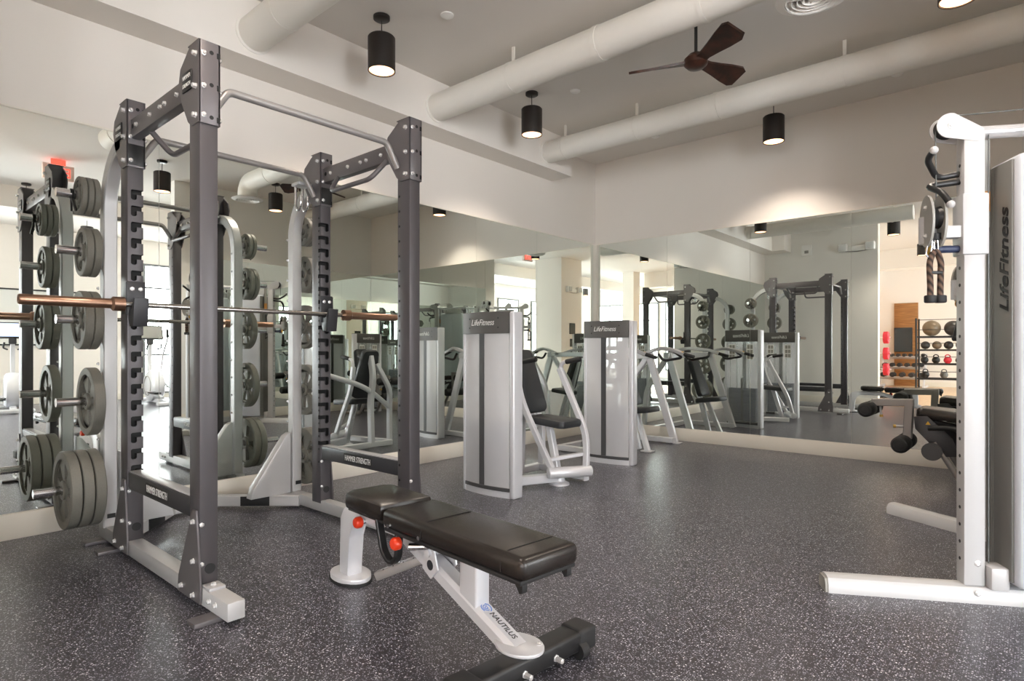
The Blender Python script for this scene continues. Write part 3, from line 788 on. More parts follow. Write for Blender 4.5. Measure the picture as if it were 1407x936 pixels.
bb(MB().box(.27, .37, -.034, .034, .165, .372, .010, 3), 'front_post', 'silver')
bb(MB().box(.23, .41, -.05, .05, .368, .376, .002), 'post_plate', 'silver', LAST)
# lettering along the spine
dn = (V((.56, 0, .075)) - V((-.16, 0, .345))).normalized(); nn = V((-dn.z, 0, dn.x))
rot = Rb.to_3x3()
def on_spine(x): 
    k = (x + .16) / .72; return V((x, 0, .345 - .27 * k)) + nn * 0.0335
text('NAUTILUS', 0.030, Rb @ (on_spine(.465)), rot @ dn, rot @ V((0, 1, 0)), 'ink', spine, 'lettering', shear=.15, width=.135)
m = MB()
cc = on_spine(.376)
for R_, rr, a0, a1 in ((.022, .0022, .3, 5.2), (.014, .002, 2.2, 6.6), (.006, .002, 0, 2 * PI)):
    pts = []
    for k in range(21):
        a = a0 + (a1 - a0) * k / 20; pts.append(cc + dn * (R_ * math.cos(a)) + V((0, 1, 0)) * (R_ * .8 * math.sin(a)) + nn * -.001)
    m.tube(pts, rr, 6)
bb(m, 'emblem', 'blueink', spine)
# adjustment: hinge bracket, knobs, handle bar, ladder loop
m = MB()
for s in (-1, 1):
    m.prism([(.055, s * .042, .245), (.11, s * .042, .215), (.155, s * .042, .26), (.13, s * .042, .335), (.09, s * .042, .35), (.065, s * .042, .325)], (0, s * .007, 0))
m.cyl((.10, -.06, .315), (.10, .06, .315), .016, 14)
bb(m, 'hinge_bracket', 'silver')
m = MB()
for s in (-1, 1): m.cyl((.107, s * .0492, .268), (.107, s * .0498, .268), .020, 20)
absorb(LAST, bb(m, 'bracket_hole', 'gundark', LAST))
bb(MB().cyl((.04, -.10, .335), (.14, -.02, .345), .014, 14), 'pop_pin_barrel', 'chrome')
bb(MB().lathe([(0, 0), (.02, 0), (.026, .006), (.026, .026), (.02, .034), (0, .036)], (-.03, -.10, .335), (0, -1, 0), 20), 'red_knob', 'red')
bb(MB().lathe([(0, 0), (.02, 0), (.026, .006), (.026, .026), (.02, .034), (0, .036)], (-.415, -.055, .33), (0, -1, 0), 20), 'red_knob', 'red')
bb(MB().cyl((-.415, .0, .33), (-.415, -.06, .33), .012, 14), 'pop_pin_barrel', 'chrome')
bb(MB().beam((-.19, -.11, .16), (.02, .03, .27), .040, .036, bev=.006), 'adjusting_bar', 'midgrey')
bb(MB().beam((-.186, -.107, .1795), (.02, .03, .2895), .030, .004, bev=.001), 'bar_face', 'silver', LAST)
m = MB()
for k in range(4):
    q = V((-.15, -.083, .181)).lerp(V((0, .017, .259)), k / 4); m.box(q.x - .002, q.x + .002, q.y - .022, q.y + .022, q.z - .016, q.z + .016)
absorb(LAST, bb(m, 'bar_notches', 'black', LAST))
m = MB().rtube([(-.19, -.10, .40), (-.15, -.10, .27), (-.09, -.10, .235), (-.04, -.10, .27), (-.035, -.10, .39)],   .018, .034, .04, up=(0, 1, 0), c=.004)
bb(m, 'ladder_loop', 'black')
bb(MB().cyl((-.095, -.112, .235), (-.095, -.05, .235), .010, 12), 'loop_pin', 'chrome')
# front cross foot
bb(MB().box(.545, .638, -.30, .30, .025, .095, .012, 3), 'front_foot', 'black')
ff = LAST
bb(MB().box(.540, .643, .225, .318, .018, .102, .014, 3), 'end_cap', 'rubber', ff)
bb(MB().box(.540, .643, -.318, -.225, .018, .102, .014, 3), 'end_cap', 'rubber', ff)
bb(MB().cyl((.63, .22, .03), (.63, .255, .03), .030, 20).cyl((.57, .22, .02), (.57, .25, .02), .02, 16), 'transport_wheel', 'rubber', ff)
for a in [((.638, y, .05), (1, 0, 0), .010, .03) for y in (-.22, -.05, .10)] + [((.63, .255, .03), (0, 1, 0), .010, .01)]:
    m = MB(); bolt(m, *a); bb(m, 'bolt', 'bolt', ff)
bb(MB().prism([(.50 + .095 * math.cos(a) + .06, .075 * math.sin(a), .095) for a in [2 * PI * k / 24 for k in range(24)]], (0, 0, .012), .003), 'mount_plate', 'silver')
m = MB(); bolt(m, (.61, 0.045, .107), (0, 0, 1), .008, .004)
bb(m, 'bolt', 'bolt', LAST)
# ---------------------------------------------------------------- selectorised machines
def frame_T(origin, rz): return M.Translation(V(origin)) @ M.Rotation(rz, 4, 'Z')
def tower(root, T, W=0.53, D=0.15, Ht=1.40, stack_h=0.50):
    bul = 0.035
    f = lambda x: -bul * (1 - ((x - W / 2) / (W / 2)) ** 2)
    def arc(m, x0, x1, z0, z1, off, th, n=10):
        xs_ = [x0 + (x1 - x0) * i / n for i in range(n + 1)]
        pts = [(x, f(x) + off, z0) for x in xs_] + [(x, f(x) + off + th, z0) for x in reversed(xs_)]
        return m.prism(pts, (0, 0, z1 - z0))
    def bt(m, name, mt, parent=None):
        m.bm.transform(T); return m.build(name, mt, parent or root)
    # silver side columns
    for x0, x1 in ((-0.006, 0.030), (W - 0.012, W + 0.035)):
        bt(MB().box(x0, x1, -0.006, D, 0.0, Ht - .004, .013, 3), 'side_column', 'silver')
    b = MB(); arc(b, 0.02, W, 0.0, 0.05, 0.004, D - .0, 12)
    bt(b, 'base_plate', 'silver')
    b = MB(); arc(b, 0.03, W - .012, 0.05, 0.075, -.004, .02, 12)
    b.box(0.03, W - .012, D - .02, D, 0.05, .075)
    bt(b, 'base_trim', 'strip')
    # charcoal header, front and rear, with white mark
    h = MB(); arc(h, 0.004, W - 0.010, Ht - 0.165, Ht, -0.008, 0.03, 12)
    h.box(0.004, W - .010, 0.02, D + .006, Ht - .165, Ht, .004)
    hd = bt(h, 'header', 'header')
    rr = T.to_3x3()
    text('LifeFitness', 0.066, T @ V((W * .5, f(W * .5) - 0.0105, Ht - 0.082)), rr @ V((1, 0, 0)), rr @ V((0, 0, 1)), 'lettering', hd, shear=.3, width=.24)
    text('LifeFitness', 0.066, T @ V((W * .5, D + 0.0068, Ht - 0.082)), rr @ V((-1, 0, 0)), rr @ V((0, 0, 1)), 'lettering', hd, shear=.3, width=.24)
    m = MB()
    for x in (W * .2, W * .8):
        for z in (Ht - .05, Ht - .12): m.cyl((x, f(x) - .0105, z), (x, f(x) - .007, z), .006, 10)
    absorb(hd, bt(m, 'header_screws', 'ink', hd))
    # frosted front shroud in two halves with a dark centre strip
    xm = W * 0.47
    for x0, x1 in ((0.032, xm - .025), (xm + .025, W - .014)):
        p = MB(); arc(p, x0, x1, 0.078, Ht - .166, 0.0, .006, 8); bt(p, 'shroud_panel', 'frost')
    p = MB(); arc(p, xm - .026, xm + .026, 0.078, Ht - .166, -.003, .012, 4); bt(p, 'centre_strip', 'strip')
    # clear rear window with printed instruction cards
    rp = bt(MB().box(0.032, W - .014, D - .008, D - .003, .078, Ht - .166), 'rear_window', 'clear')
    for x0 in (.06, W - .17):
        card = bt(MB().box(x0, x0 + .10, D - .002, D, Ht - .42, Ht - .20), 'instruction_card', 'lettering', rp)
        m = MB()
        for i in range(2):
            for j in range(3): m.box(x0 + .010 + .044 * i, x0 + .046 + .044 * i, D, D + .001, Ht - .41 + .07 * j, Ht - .355 + .07 * j)
        absorb(card, bt(m, 'card_print', 'pulley', rp))
    # weight stack, guide rods, cable
    w = MB()
    k = int(stack_h / .034)
    for i in range(k): w.box(.05, W - .05, .012, D - .022, .09 + .034 * i, .09 + .034 * i + .031)
    bt(w, 'weight_stack', 'stack')
    w = MB()
    for x in (W * .32, W * .68): w.cyl((x, D / 2, .06), (x, D / 2, Ht - .15), .009, 12)
    bt(w, 'guide_rod', 'chrome')
    bt(MB().box(W / 2 - .018, W / 2 + .018, D - .032, D - .018, .09, .09 + stack_h + .12), 'selector_strip', 'ink')
    bt(MB().cyl((W / 2, D / 2, .09 + stack_h), (W / 2, D / 2, Ht - .12), .005, 8), 'stack_cable', 'cable')

def pad(c, ax, an, w, l, t, taper=0.72, r=.05):
    """upholstered pad: long axis ax, face normal an; outline tapers to one end"""
    c, ax, an = V(c), V(ax).normalized(), V(an).normalized(); s = ax.cross(an).normalized()
    out = []
    def corner(cx, cy, a0, rr):
        for k in range(6):
            a = a0 + PI / 2 * k / 5; out.append((cx + rr * math.cos(a), cy + rr * math.sin(a)))
    wt = w * taper
    corner(wt / 2 - r, l / 2 - r, 0, r); corner(-wt / 2 + r, l / 2 - r, PI / 2, r)
    corner(-w / 2 + r, -l / 2 + r, PI, r); corner(w / 2 - r, -l / 2 + r, 1.5 * PI, r)
    m = MB()
    n = len(out); layers = [(-t / 2, .97), (-t / 2 + .012, 1.0), (t / 2 - .022, 1.0), (t / 2 - .006, .95), (t / 2, .86)]
    rings = []
    for h, k in layers: rings.append([m.bm.verts.new(c + s * (x * k) + ax * (y * (1 - (1 - k) * w / l)) + an * h) for x, y in out])
    for r0, r1 in zip(rings, rings[1:]):
        for j in range(n): m.bm.faces.new((r0[j], r0[(j + 1) % n], r1[(j + 1) % n], r1[j]))
    m.bm.faces.new(list(reversed(rings[0]))); m.bm.faces.new(rings[-1])
    return m

# --- chest press
cp = thing('chest_press_machine', 'chest press machine with frosted weight tower, standing nearest the bench', 'exercise machine', (1.33, -3.3, 0))
tower(cp, frame_T((1.085, -3.545, 0), 0.0), W=.50, D=.10, Ht=1.40)
YCp = -2.87
a = V((1.15, YCp, 1.10)) - V((1.30, YCp, .58))
pad((1.20, YCp, .84), a, (a.z, 0, -a.x), .29, .56, .07).build('backrest', 'blackpad', cp)
pad((1.47, YCp, .515), (-1, 0, .06), (.06, 0, 1), .30, .40, .06, .8).build('seat', 'blackpad', cp)
MB().rtube([(1.10, -2.87, .05), (1.12, -2.87, .55), (1.06, -2.87, .80), (1.12, -2.87, 1.04)], .07, .05, .12, up=(0, 1, 0)).build('back_upright', 'silver', cp)
MB().rtube([(1.13, -2.60, .03), (1.13, -2.60, .46), (1.04, -2.66, .66), (1.10, -2.80, .95)], .06, .045, .10, up=(0, 1, 0)).build('side_upright', 'silver', cp)
MB().tube([(1.12, -2.62, .46), (1.09, -2.95, .70), (1.09, -3.42, .84)], .028, 14, .25).build('brace_tube', 'silver', cp)
MB().rtube([(1.13, -2.60, .05), (1.70, -2.72, .05)], .06, .06).build('floor_tube', 'silver', cp)
MB().rtube([(1.30, -3.44, .06), (1.56, -2.90, .06)], .07, .07).build('floor_tube', 'silver', cp)
MB().rtube([(1.10, -3.42, .05), (1.10, -2.60, .05)], .06, .06).build('floor_tube', 'silver', cp)
sp = MB().rtube([(1.42, YCp, .49), (1.545, -2.90, .06)], .055, .055, up=(0, 1, 0)).build('seat_post', 'silver', cp)
MB().tube([(1.40, YCp, .50), (1.47, YCp + -.01, .29)], .02, 12).build('post_slide', 'chrome', sp)
MB().lathe([(0, 0), (.085, 0), (.085, .012), (.05, .03), (.04, .07), (0, .07)], (1.555, -2.905, 0), n=24).build('foot_plate', 'silver', cp)
MB().rcyl((1.56, -3.06, .115), (1.76, -2.74, .115), .045, .008).build('pivot_tube', 'silver', cp)
MB().rtube([(1.585, -3.02, .115), (1.43, -3.03, .38), (1.26, -3.03, .66), (1.20, -3.04, .92)], .05, .042, .12, up=(0, 1, 0)).build('press_arm', 'silver', cp)
MB().rtube([(1.735, -2.78, .115), (1.69, -2.70, .40), (1.46, -2.69, .83), (1.40, -2.69, .95)], .05, .042, .14, up=(0, 1, 0)).build('press_arm', 'silver', cp)
MB().rtube([(1.52, -3.0, .21), (1.70, -2.72, .25)], .045, .03).build('arm_link', 'silver', cp)
for y, x in ((-3.04, 1.20), (-2.69, 1.40)):
    MB().tube([(x, y, .92), (x + .02, y, 1.0), (x + .20, y, 1.03)], .017, 12, .04).build('handle', 'silver', cp)
    MB().rcyl((x + .07, y, 1.008), (x + .22, y, 1.034), .022, .005).build('grip', 'rubber', cp)

# --- shoulder press
sh = thing('shoulder_press_machine', 'shoulder press machine with frosted weight tower, standing nearest the mirrored corner', 'exercise machine', (1.35, -1.2, 0))
tower(sh, frame_T((1.10, -1.875, 0), 0.10), W=.495, D=.10, Ht=1.395)
def slant(p0, p1, w=.085, h=.05, name='slanted_post'):
    return MB().rtube([p0, p1], w, h, up=(0, 1, 0)).build(name, 'silver', sh)
slant((1.285, -.25, .01), (.95, -.265, 1.06))
slant((1.285, -1.58, .01), (.95, -1.57, 1.06))
MB().prism([(1.20, -.31, 0), (1.36, -.31, 0), (1.36, -.19, 0), (1.20, -.19, 0)], (0, 0, .014), .004).build('foot_plate', 'silver', sh)
MB().rtube([(.95, -.20, 1.04), (.95, -1.63, 1.04)], .07, .07).build('top_beam', 'plat', sh)
MB().rtube([(.55, -.30, .04), (1.30, -.30, .04)], .06, .06).build('floor_tube', 'silver', sh)
MB().rtube([(.55, -1.58, .04), (1.30, -1.58, .04)], .06, .06).build('floor_tube', 'silver', sh)
MB().rtube([(.58, -.30, .04), (.58, -1.58, .04)], .06, .06).build('floor_tube', 'silver', sh)
MB().rtube([(.58, -.30, .04), (.62, -.30, .60), (.92, -.27, 1.0)], .06, .05, .15, up=(0, 1, 0)).build('rear_upright', 'silver', sh)
slant((1.20, -.95, .01), (.93, -.95, .98), .06, .05, 'back_post')
a = V((.90, -.95, .98)) - V((1.08, -.95, .46))
an = V((a.z, 0, -a.x)).normalized()
pad(V((1.005, -.95, .72)) + an * .05, a, an, .30, .52, .07).build('backrest', 'blackpad', sh)
pad((1.22, -.96, .445), (-1, 0, -.12), (.12 * -1, 0, 1), .30, .36, .06, .85).build('seat', 'blackpad', sh)
sp2 = MB().rtube([(1.335, -1.0, .01), (1.17, -.96, .42)], .055, .05, up=(0, 1, 0)).build('seat_post', 'silver', sh)
MB().box(1.27, 1.40, -1.05, -.95, 0, .016, .004).build('foot_plate', 'silver', sp2)
for y, yo in ((-.50, -.34), (-1.38, -1.54)):
    MB().rtube([(.90, yo, 1.05), (1.15, yo, 1.14), (1.42, y, 1.10), (1.52, y, 1.06)], .05, .04, .12).build('press_arm', 'plat', sh)
    h_ = MB().tube([(1.40, y, 1.09), (1.44, y + (.13 if y > -1 else -.13), 1.02), (1.20, y + (.13 if y > -1 else -.13), .98), (1.12, yo, 1.06)], .016, 12, .05).build('handle_loop', 'black', sh)
    MB().rcyl((1.50, y, 1.07), (1.64, y, 1.03), .020, .005).build('grip', 'rubber', sh)
    MB().cyl((1.49, y, 1.072), (1.51, y, 1.066), .024, 16).build('grip_ring', 'gold', sh)

# --- leg extension with its own tower by the partition
le = thing('leg_extension_machine', 'leg extension machine with black foam rollers, beyond the cable machine', 'exercise machine', (4.0, -.85, 0))
tower(le, frame_T((4.60, -.78, 0), PI / 2), W=.50, D=.15, Ht=1.40)
ya = -.98
MB().rtube([(3.44, ya + .12, .655), (3.745, ya + .12, .665)], .07, .062).rtube([(3.715, ya + .12, .69), (3.70, ya + .12, .36)], .062, .075, up=(0, 1, 0)).build('lever_arm', 'midgrey', le)
def roller(x, z, y0, y1, r, nm='foam_roller'):
    o = MB().lathe([(0, 0), (r * .55, 0), (r * .8, .004), (r, .022), (r, abs(y1 - y0) - .022), (r * .8, abs(y1 - y0) - .004), (0, abs(y1 - y0))], (x, y0, z), (0, 1, 0), 28).build(nm, 'rubber', le)
    MB().torus((x, y0 + .001, z), r * .62, .004, (0, 1, 0), 24, 6).build('end_ring', 'black', o)
    return o
roller(3.425, .60, ya - .10, ya + .10, .062); roller(3.425, .60, ya + .16, ya + .36, .062)
roller(3.675, .325, ya - .10, ya + .10, .068); roller(3.675, .325, ya + .16, ya + .36, .068)
MB().cyl((3.425, ya - .09, .60), (3.425, ya + .35, .60), .018, 12).cyl((3.675, ya - .09, .325), (3.675, ya + .35, .325), .018, 12).build('roller_axle', 'chrome', le)
for p0, p1 in (((3.50, ya + .12, .63), (3.51, ya + .11, .55)), ((3.62, ya + .10, .46), (3.71, ya + .12, .46))):
    MB().cyl(p0, p1, .010, 12).build('adjust_pin', 'plat', le)
    d = (V(p0) - V(p1)).normalized()
    MB().cyl(V(p1 if p0[0] == 3.50 else p0), V(p1 if p0[0] == 3.50 else p0) + (d * .02 if p0[0] != 3.50 else -d * .02), .014, 14).build('pin_tip', 'gold', le)
pad((4.0, ya + .20, .575), (-1, 0, .08), (.08, 0, 1), .40, .46, .08, .9).build('seat', 'vinyl', le)
a = V((4.34, ya + .2, 1.12)) - V((4.20, ya + .2, .62))
pad((4.27, ya + .2, .87), a, (-a.z, 0, a.x), .34, .52, .08).build('backrest', 'blackpad', le)
MB().rtube([(4.30, ya + .2, .05), (4.28, ya + .2, .60), (4.40, ya + .2, 1.08)], .07, .05, .12, up=(0, 1, 0)).build('back_post', 'gundark', le)
MB().prism([(3.76, ya, .56), (3.85, ya, .57), (4.02, ya, .40), (4.06, ya, .26), (3.96, ya, .25), (3.84, ya, .38), (3.77, ya, .46)], (0, .012, 0), .002).build('side_plate', 'gundark', le)
MB().prism([(3.76, ya + .38, .56), (3.85, ya + .38, .57), (4.02, ya + .38, .40), (4.06, ya + .38, .26), (3.96, ya + .38, .25), (3.84, ya + .38, .38), (3.77, ya + .38, .46)], (0, .012, 0), .002).build('side_plate', 'gundark', le)
MB().lathe([(0, 0), (.072, 0), (.072, .018), (0, .018)], (3.885, ya - .02, .285), (0, 1, 0), 32).build('cam_disc', 'strip', le)
for y in (ya + .02, ya + .36):
    MB().tube([(3.90, y, .36), (4.09, y, .03), (4.50, y, .03)], .024, 12, .05).build('floor_leg', 'midgrey', le)
MB().tube([(3.86, ya + .01, .47), (4.02, ya - .03, .49), (4.16, ya - .03, .44)], .020, 12, .06).build('hand_grip', 'rubber', le)
MB().tube([(3.92, ya + .02, .33), (4.10, ya + .02, .27), (4.28, ya + .1, .25)], .02, 12, .05).build('brace_tube', 'midgrey', le)
MB().rtube([(3.86, ya + .2, .50), (4.30, ya + .2, .42)], .07, .06).build('seat_beam', 'gundark', le)
tx = MB().prism([(3.84, ya - .0008, .50), (3.875, ya - .0008, .50), (3.8575, ya - .0008, .53)], (0, .0008, 0)).build('warning_mark', 'yellow', le)

# --- dual cable machine: two angled columns, each with its own weight shroud
cm = thing('cable_machine', 'tall white dual cable machine with angled feet by the partition mirror', 'exercise machine', (4.55, -2.97, 0))
YM = -2.97
def cable_side(s):
    """s=+1: the near half; -1: mirrored about y=YM"""
    def P(u, v, z):
        x = 4.305 + .866 * u - .5 * v; y = -3.535 + .5 * u + .866 * v
        return V((x, y if s > 0 else 2 * YM - y, z))
    U = (P(1, 0, 0) - P(0, 0, 0)); Vv = (P(0, 1, 0) - P(0, 0, 0)); Z = V((0, 0, 1))
    # foot rail on the floor, chamfered at the tip
    ft = MB().sweep([P(-.60, 0, .036), P(.72, 0, .036)], [(-.055, -.036), (.055, -.036), (.055, .005), (.040, .030), (.02, .036), (-.02, .036), (-.040, .030), (-.055, .005)])
    f_ = ft.build('floor_foot', 'white', cm)
    MB().sweep([P(-.612, 0, .034), P(-.595, 0, .034)], [(-.05, -.032), (.05, -.032), (.05, .005), (.036, .028), (-.036, .028), (-.05, .005)]).build('end_cap', 'pulley', f_)
    m = MB(); bolt(m, P(0.0, -.056, .045), -Vv, .010, .004); m.build('bolt', 'bolt', f_)
    # column
    col = MB().obox(P(0, 0, 1.075), U, Vv, Z, (.085, .07, 2.01), .008).build('column', 'white', cm)
    m = MB()
    z = .18
    while z < 2.0:
        m.cyl(P(-.0432, 0.0, z), P(-.0422, 0.0, z), .008, 10); z += .0762
    absorb(col, m.build('pin_holes', 'ink', col))
    m = MB(); bolt(m, P(.01, -.0355, .17), -Vv, .011, .004); m.build('bolt', 'bolt', col)
    MB().obox(P(.083, -.02, .115), U, Vv, Z, (.075, .10, .10), .012).build('foot_bracket', 'white', cm)
    # top bar and pulley covers
    MB().tube([P(-.03, 0, 2.075), P(.70, 0, 2.075)], .028, 18).build('top_bar', 'plat', cm)
    def cover(u, z, rot, w, nm='pulley_cover'):
        pts = []
        for k in range(25):
            a_ = PI * k / 24 + rot
            pts.append((u + .055 * math.cos(a_), z + .055 * math.sin(a_)))
        d = rot - PI / 2
        pts += [(u + .05 * math.cos(rot + PI) + .13 * math.cos(d), z + .04 * math.sin(rot + PI) + .13 * math.sin(d)), (u + .05 * math.cos(rot) * .4 + .13 * math.cos(d), z + .05 * math.sin(rot) * .4 + .13 * math.sin(d))]
        for sv in (-1, 1):
            q = [P(a_, sv * .030, b_) for a_, b_ in pts]
            MB().prism(q, Vv * (sv * .006)).build(nm, 'white', cm)
        MB().lathe([(0, -.02), (.046, -.02), (.040, 0), (.046, .02), (0, .02)], P(u, 0, z), Vv, 24).build('pulley_wheel', 'black', cm)
        m = MB(); bolt(m, P(u, -.037, z), -Vv, .010, .004); m.build('bolt', 'bolt', cm)
    cover(-.095, 2.105, PI * .5 - .30, 0)
    cover(.30, 2.125, PI * .5 - .6, 0)
    pl_ = [(.20, 2.045), (.62, 2.045), (.62, 1.93), (.26, 1.93), (.22, 1.95), (.20, 1.99)]
    MB().prism([P(a_, -.125, b_) for a_, b_ in pl_], Vv * .012, .003).build('top_cover', 'white', cm)
    m = MB(); bolt(m, P(.27, -.126, 2.0), -Vv, .010, .004); m.build('bolt', 'bolt', cm)
    # weight shroud with grey end panel and dark script lettering
    sh_ = MB().obox(P(.385, 0.0, 1.02), U, Vv, Z, (.52, .24, 1.86), .03, 4).build('weight_shroud', 'shroud', cm)
    MB().obox(P(.121, .012, 1.02), U, Vv, Z, (.012, .19, 1.82), .004).build('end_panel', 'shroudside', sh_)
    m = MB()
    for v_ in (.05, .062): m.obox(P(.1145, v_, 1.02), U, Vv, Z, (.003, .004, 1.80))
    m.build('panel_groove', 'pulley', sh_)
    ctr = P(.1135, -.035, 1.50)
    nrm = -U
    upv = nrm.cross(Z)          # right = Z, up = n x right so the face looks outward
    text('LifeFitness', .085, ctr, Z, upv, 'ink', sh_, shear=.28, width=.46, bold=.0018)
    # carriage with arm, pulley plates, pin, grips
    zc = 1.665 if s > 0 else 1.50
    ca = MB().obox(P(0, 0, zc), U, Vv, Z, (.105, .092, .27), .008).build('carriage', 'white', cm)
    MB().obox(P(-.11, -.01, zc - .03), U, Vv, Z, (.16, .05, .055), .006).build('swivel_arm', 'white', ca)
    MB().cyl(P(-.185, -.01, zc - .08), P(-.185, -.01, zc + .04), .026, 18).build('swivel_joint', 'plat', ca)
    for o_, mt in ((-.015, 'pulley'), (.035, 'pulley')):
        pts = [P(-.185 + o_, -.05 + .062 * math.cos(t_), zc + .015 + .115 * math.sin(t_)) for t_ in [2 * PI * k / 36 for k in range(36)]]
        MB().prism(pts, U * .010).build('pulley_plate', mt, ca)
    MB().lathe([(0, -.016), (.05, -.016), (.043, 0), (.05, .016), (0, .016)], P(-.165, -.05, zc + .03), U, 24).build('pulley_wheel', 'black', ca)
    bolts(ca, [(P(-.201, -.05, zc + .015 + dz), -U, .009, .008) for dz in (.06, -.065)])
    MB().rcyl(P(-.05, -.01, zc - .105), P(-.17, -.01, zc - .105), .016, .004).cyl(P(-.13, -.01, zc - .105), P(-.168, -.01, zc - .105), .026, 18).build('pull_pin', 'stack', ca)
    MB().cyl(P(-.168, -.01, zc - .105), P(-.176, -.01, zc - .105), .022, 18).build('pin_cap', 'yellow', ca)
    for k, (pts, ) in enumerate([([P(-.03, .01, 1.90), P(-.13, .01, 1.885), P(-.20, -.06, 1.95), P(-.19, -.10, 1.98)],), ([P(-.03, .01, 1.865), P(-.17, .01, 1.85), P(-.15, -.08, 1.80), P(-.13, -.11, 1.74)],)]):
        h_ = MB().tube(pts, .0135, 12, .03).build('grip_handle', 'black', cm)
        MB().ball(pts[-1], .017).build('grip_cap', 'white', h_)
    # cables
    MB().tube([P(-.145, -.01, 2.09), P(-.145, -.02, zc + .08)], .003, 6).build('pull_cable', 'cable', cm)
    MB().tube([P(.060, -.02, .17), P(.060, -.02, 2.06)], .003, 6).build('return_cable', 'cable', cm)
    MB().tube([P(-.09, 0, 2.158), P(.30, 0, 2.170)], .003, 6).build('top_cable', 'cable', cm)
    MB().cyl(P(.075, .04, 1.66), P(.075, .04, 2.05), .020, 16).build('damper_tube', 'pulley', cm)
    MB().cyl(P(.075, .04, 1.73), P(.075, .04, 1.82), .0208, 16).build('damper_label', 'orange', cm)
    return P, U, Vv
P1, U1, V1 = cable_side(1)
P2, U2, V2 = cable_side(-1)
MB().rtube([P1(.62, 0, .05), P2(.62, 0, .05)], .07, .07).build('rear_tie', 'white', cm)
MB().tube([P1(.66, 0, 2.075), P2(.66, 0, 2.075)], .026, 14).build('rear_bar', 'silver', cm)
# rope attachment hanging from the near pulley
rp = thing('rope_attachment', 'brown twisted rope handle hanging from the near cable pulley', 'rope', P1(-.16, -.05, 1.53))
c0 = P1(-.165, -.055, 1.0); up = V((0, 0, 1)); sd = V((0.75, 0.66, 0))
def R_(a, z): return V((c0.x, c0.y, 0)) + sd * a + up * z
MB().tube([R_(-.022, 1.39), R_(-.026, 1.50), R_(-.008, 1.545), R_(.008, 1.545), R_(.026, 1.50), R_(.022, 1.39), R_(.022, 1.345)][::-1] , .0125, 14, .03).tube([R_(-.022, 1.40), R_(-.022, 1.345)], .0125, 14).build('rope', 'rope', rp)
for q in (-1, 1):
    MB().rcyl(R_(.022 * q, 1.318), R_(.022 * q, 1.352), .024, .006).build('rope_end', 'rubber', rp)
MB().obox(R_(0, 1.452), sd, up.cross(sd), up, (.05, .03, .012), .003).build('rope_clamp', 'black', rp)
MB().tube([R_(-.03 , 1.60), R_(-.042, 1.53), R_(-.022, 1.515), R_(-.012, 1.60), R_(-.02, 1.62)], .0035, 8, .015, closed=False).build('carabiner', 'chrome', rp)
MB().tube([R_(.005, 1.62), R_(.013, 1.57), R_(.010, 1.54), R_(0.0, 1.535), R_(-.006, 1.57), R_(.0, 1.62)], .0035, 8, .012).build('carabiner', 'chrome', rp)
MB().cyl(R_(0, 1.595), R_(0, 1.625), .024, 16).build('cable_stop', 'rubber', rp)
# small handle strap on the far pulley
st = thing('stirrup_handle', 'black strap handle hanging from the far cable pulley', 'handle', P2(-.16, -.05, 1.38))
q0 = P2(-.165, -.05, 0)
def S_(a, z): return V((q0.x + .75 * a, q0.y + .66 * a, z))
MB().tube([S_(0, 1.42), S_(.0, 1.36)], .006, 8).build('carabiner', 'chrome', st)
MB().tube([S_(-.06, 1.18), S_(-.03, 1.31), S_(0, 1.36), S_(.03, 1.31), S_(.06, 1.18)], .009, 8, .03).build('strap', 'black', st)
MB().rcyl(S_(-.065, 1.18), S_(.065, 1.18), .016, .004).build('grip', 'rubber', st)
MB().cyl(S_(0, 1.40), S_(0, 1.43), .022, 14).build('cable_stop', 'rubber', st)
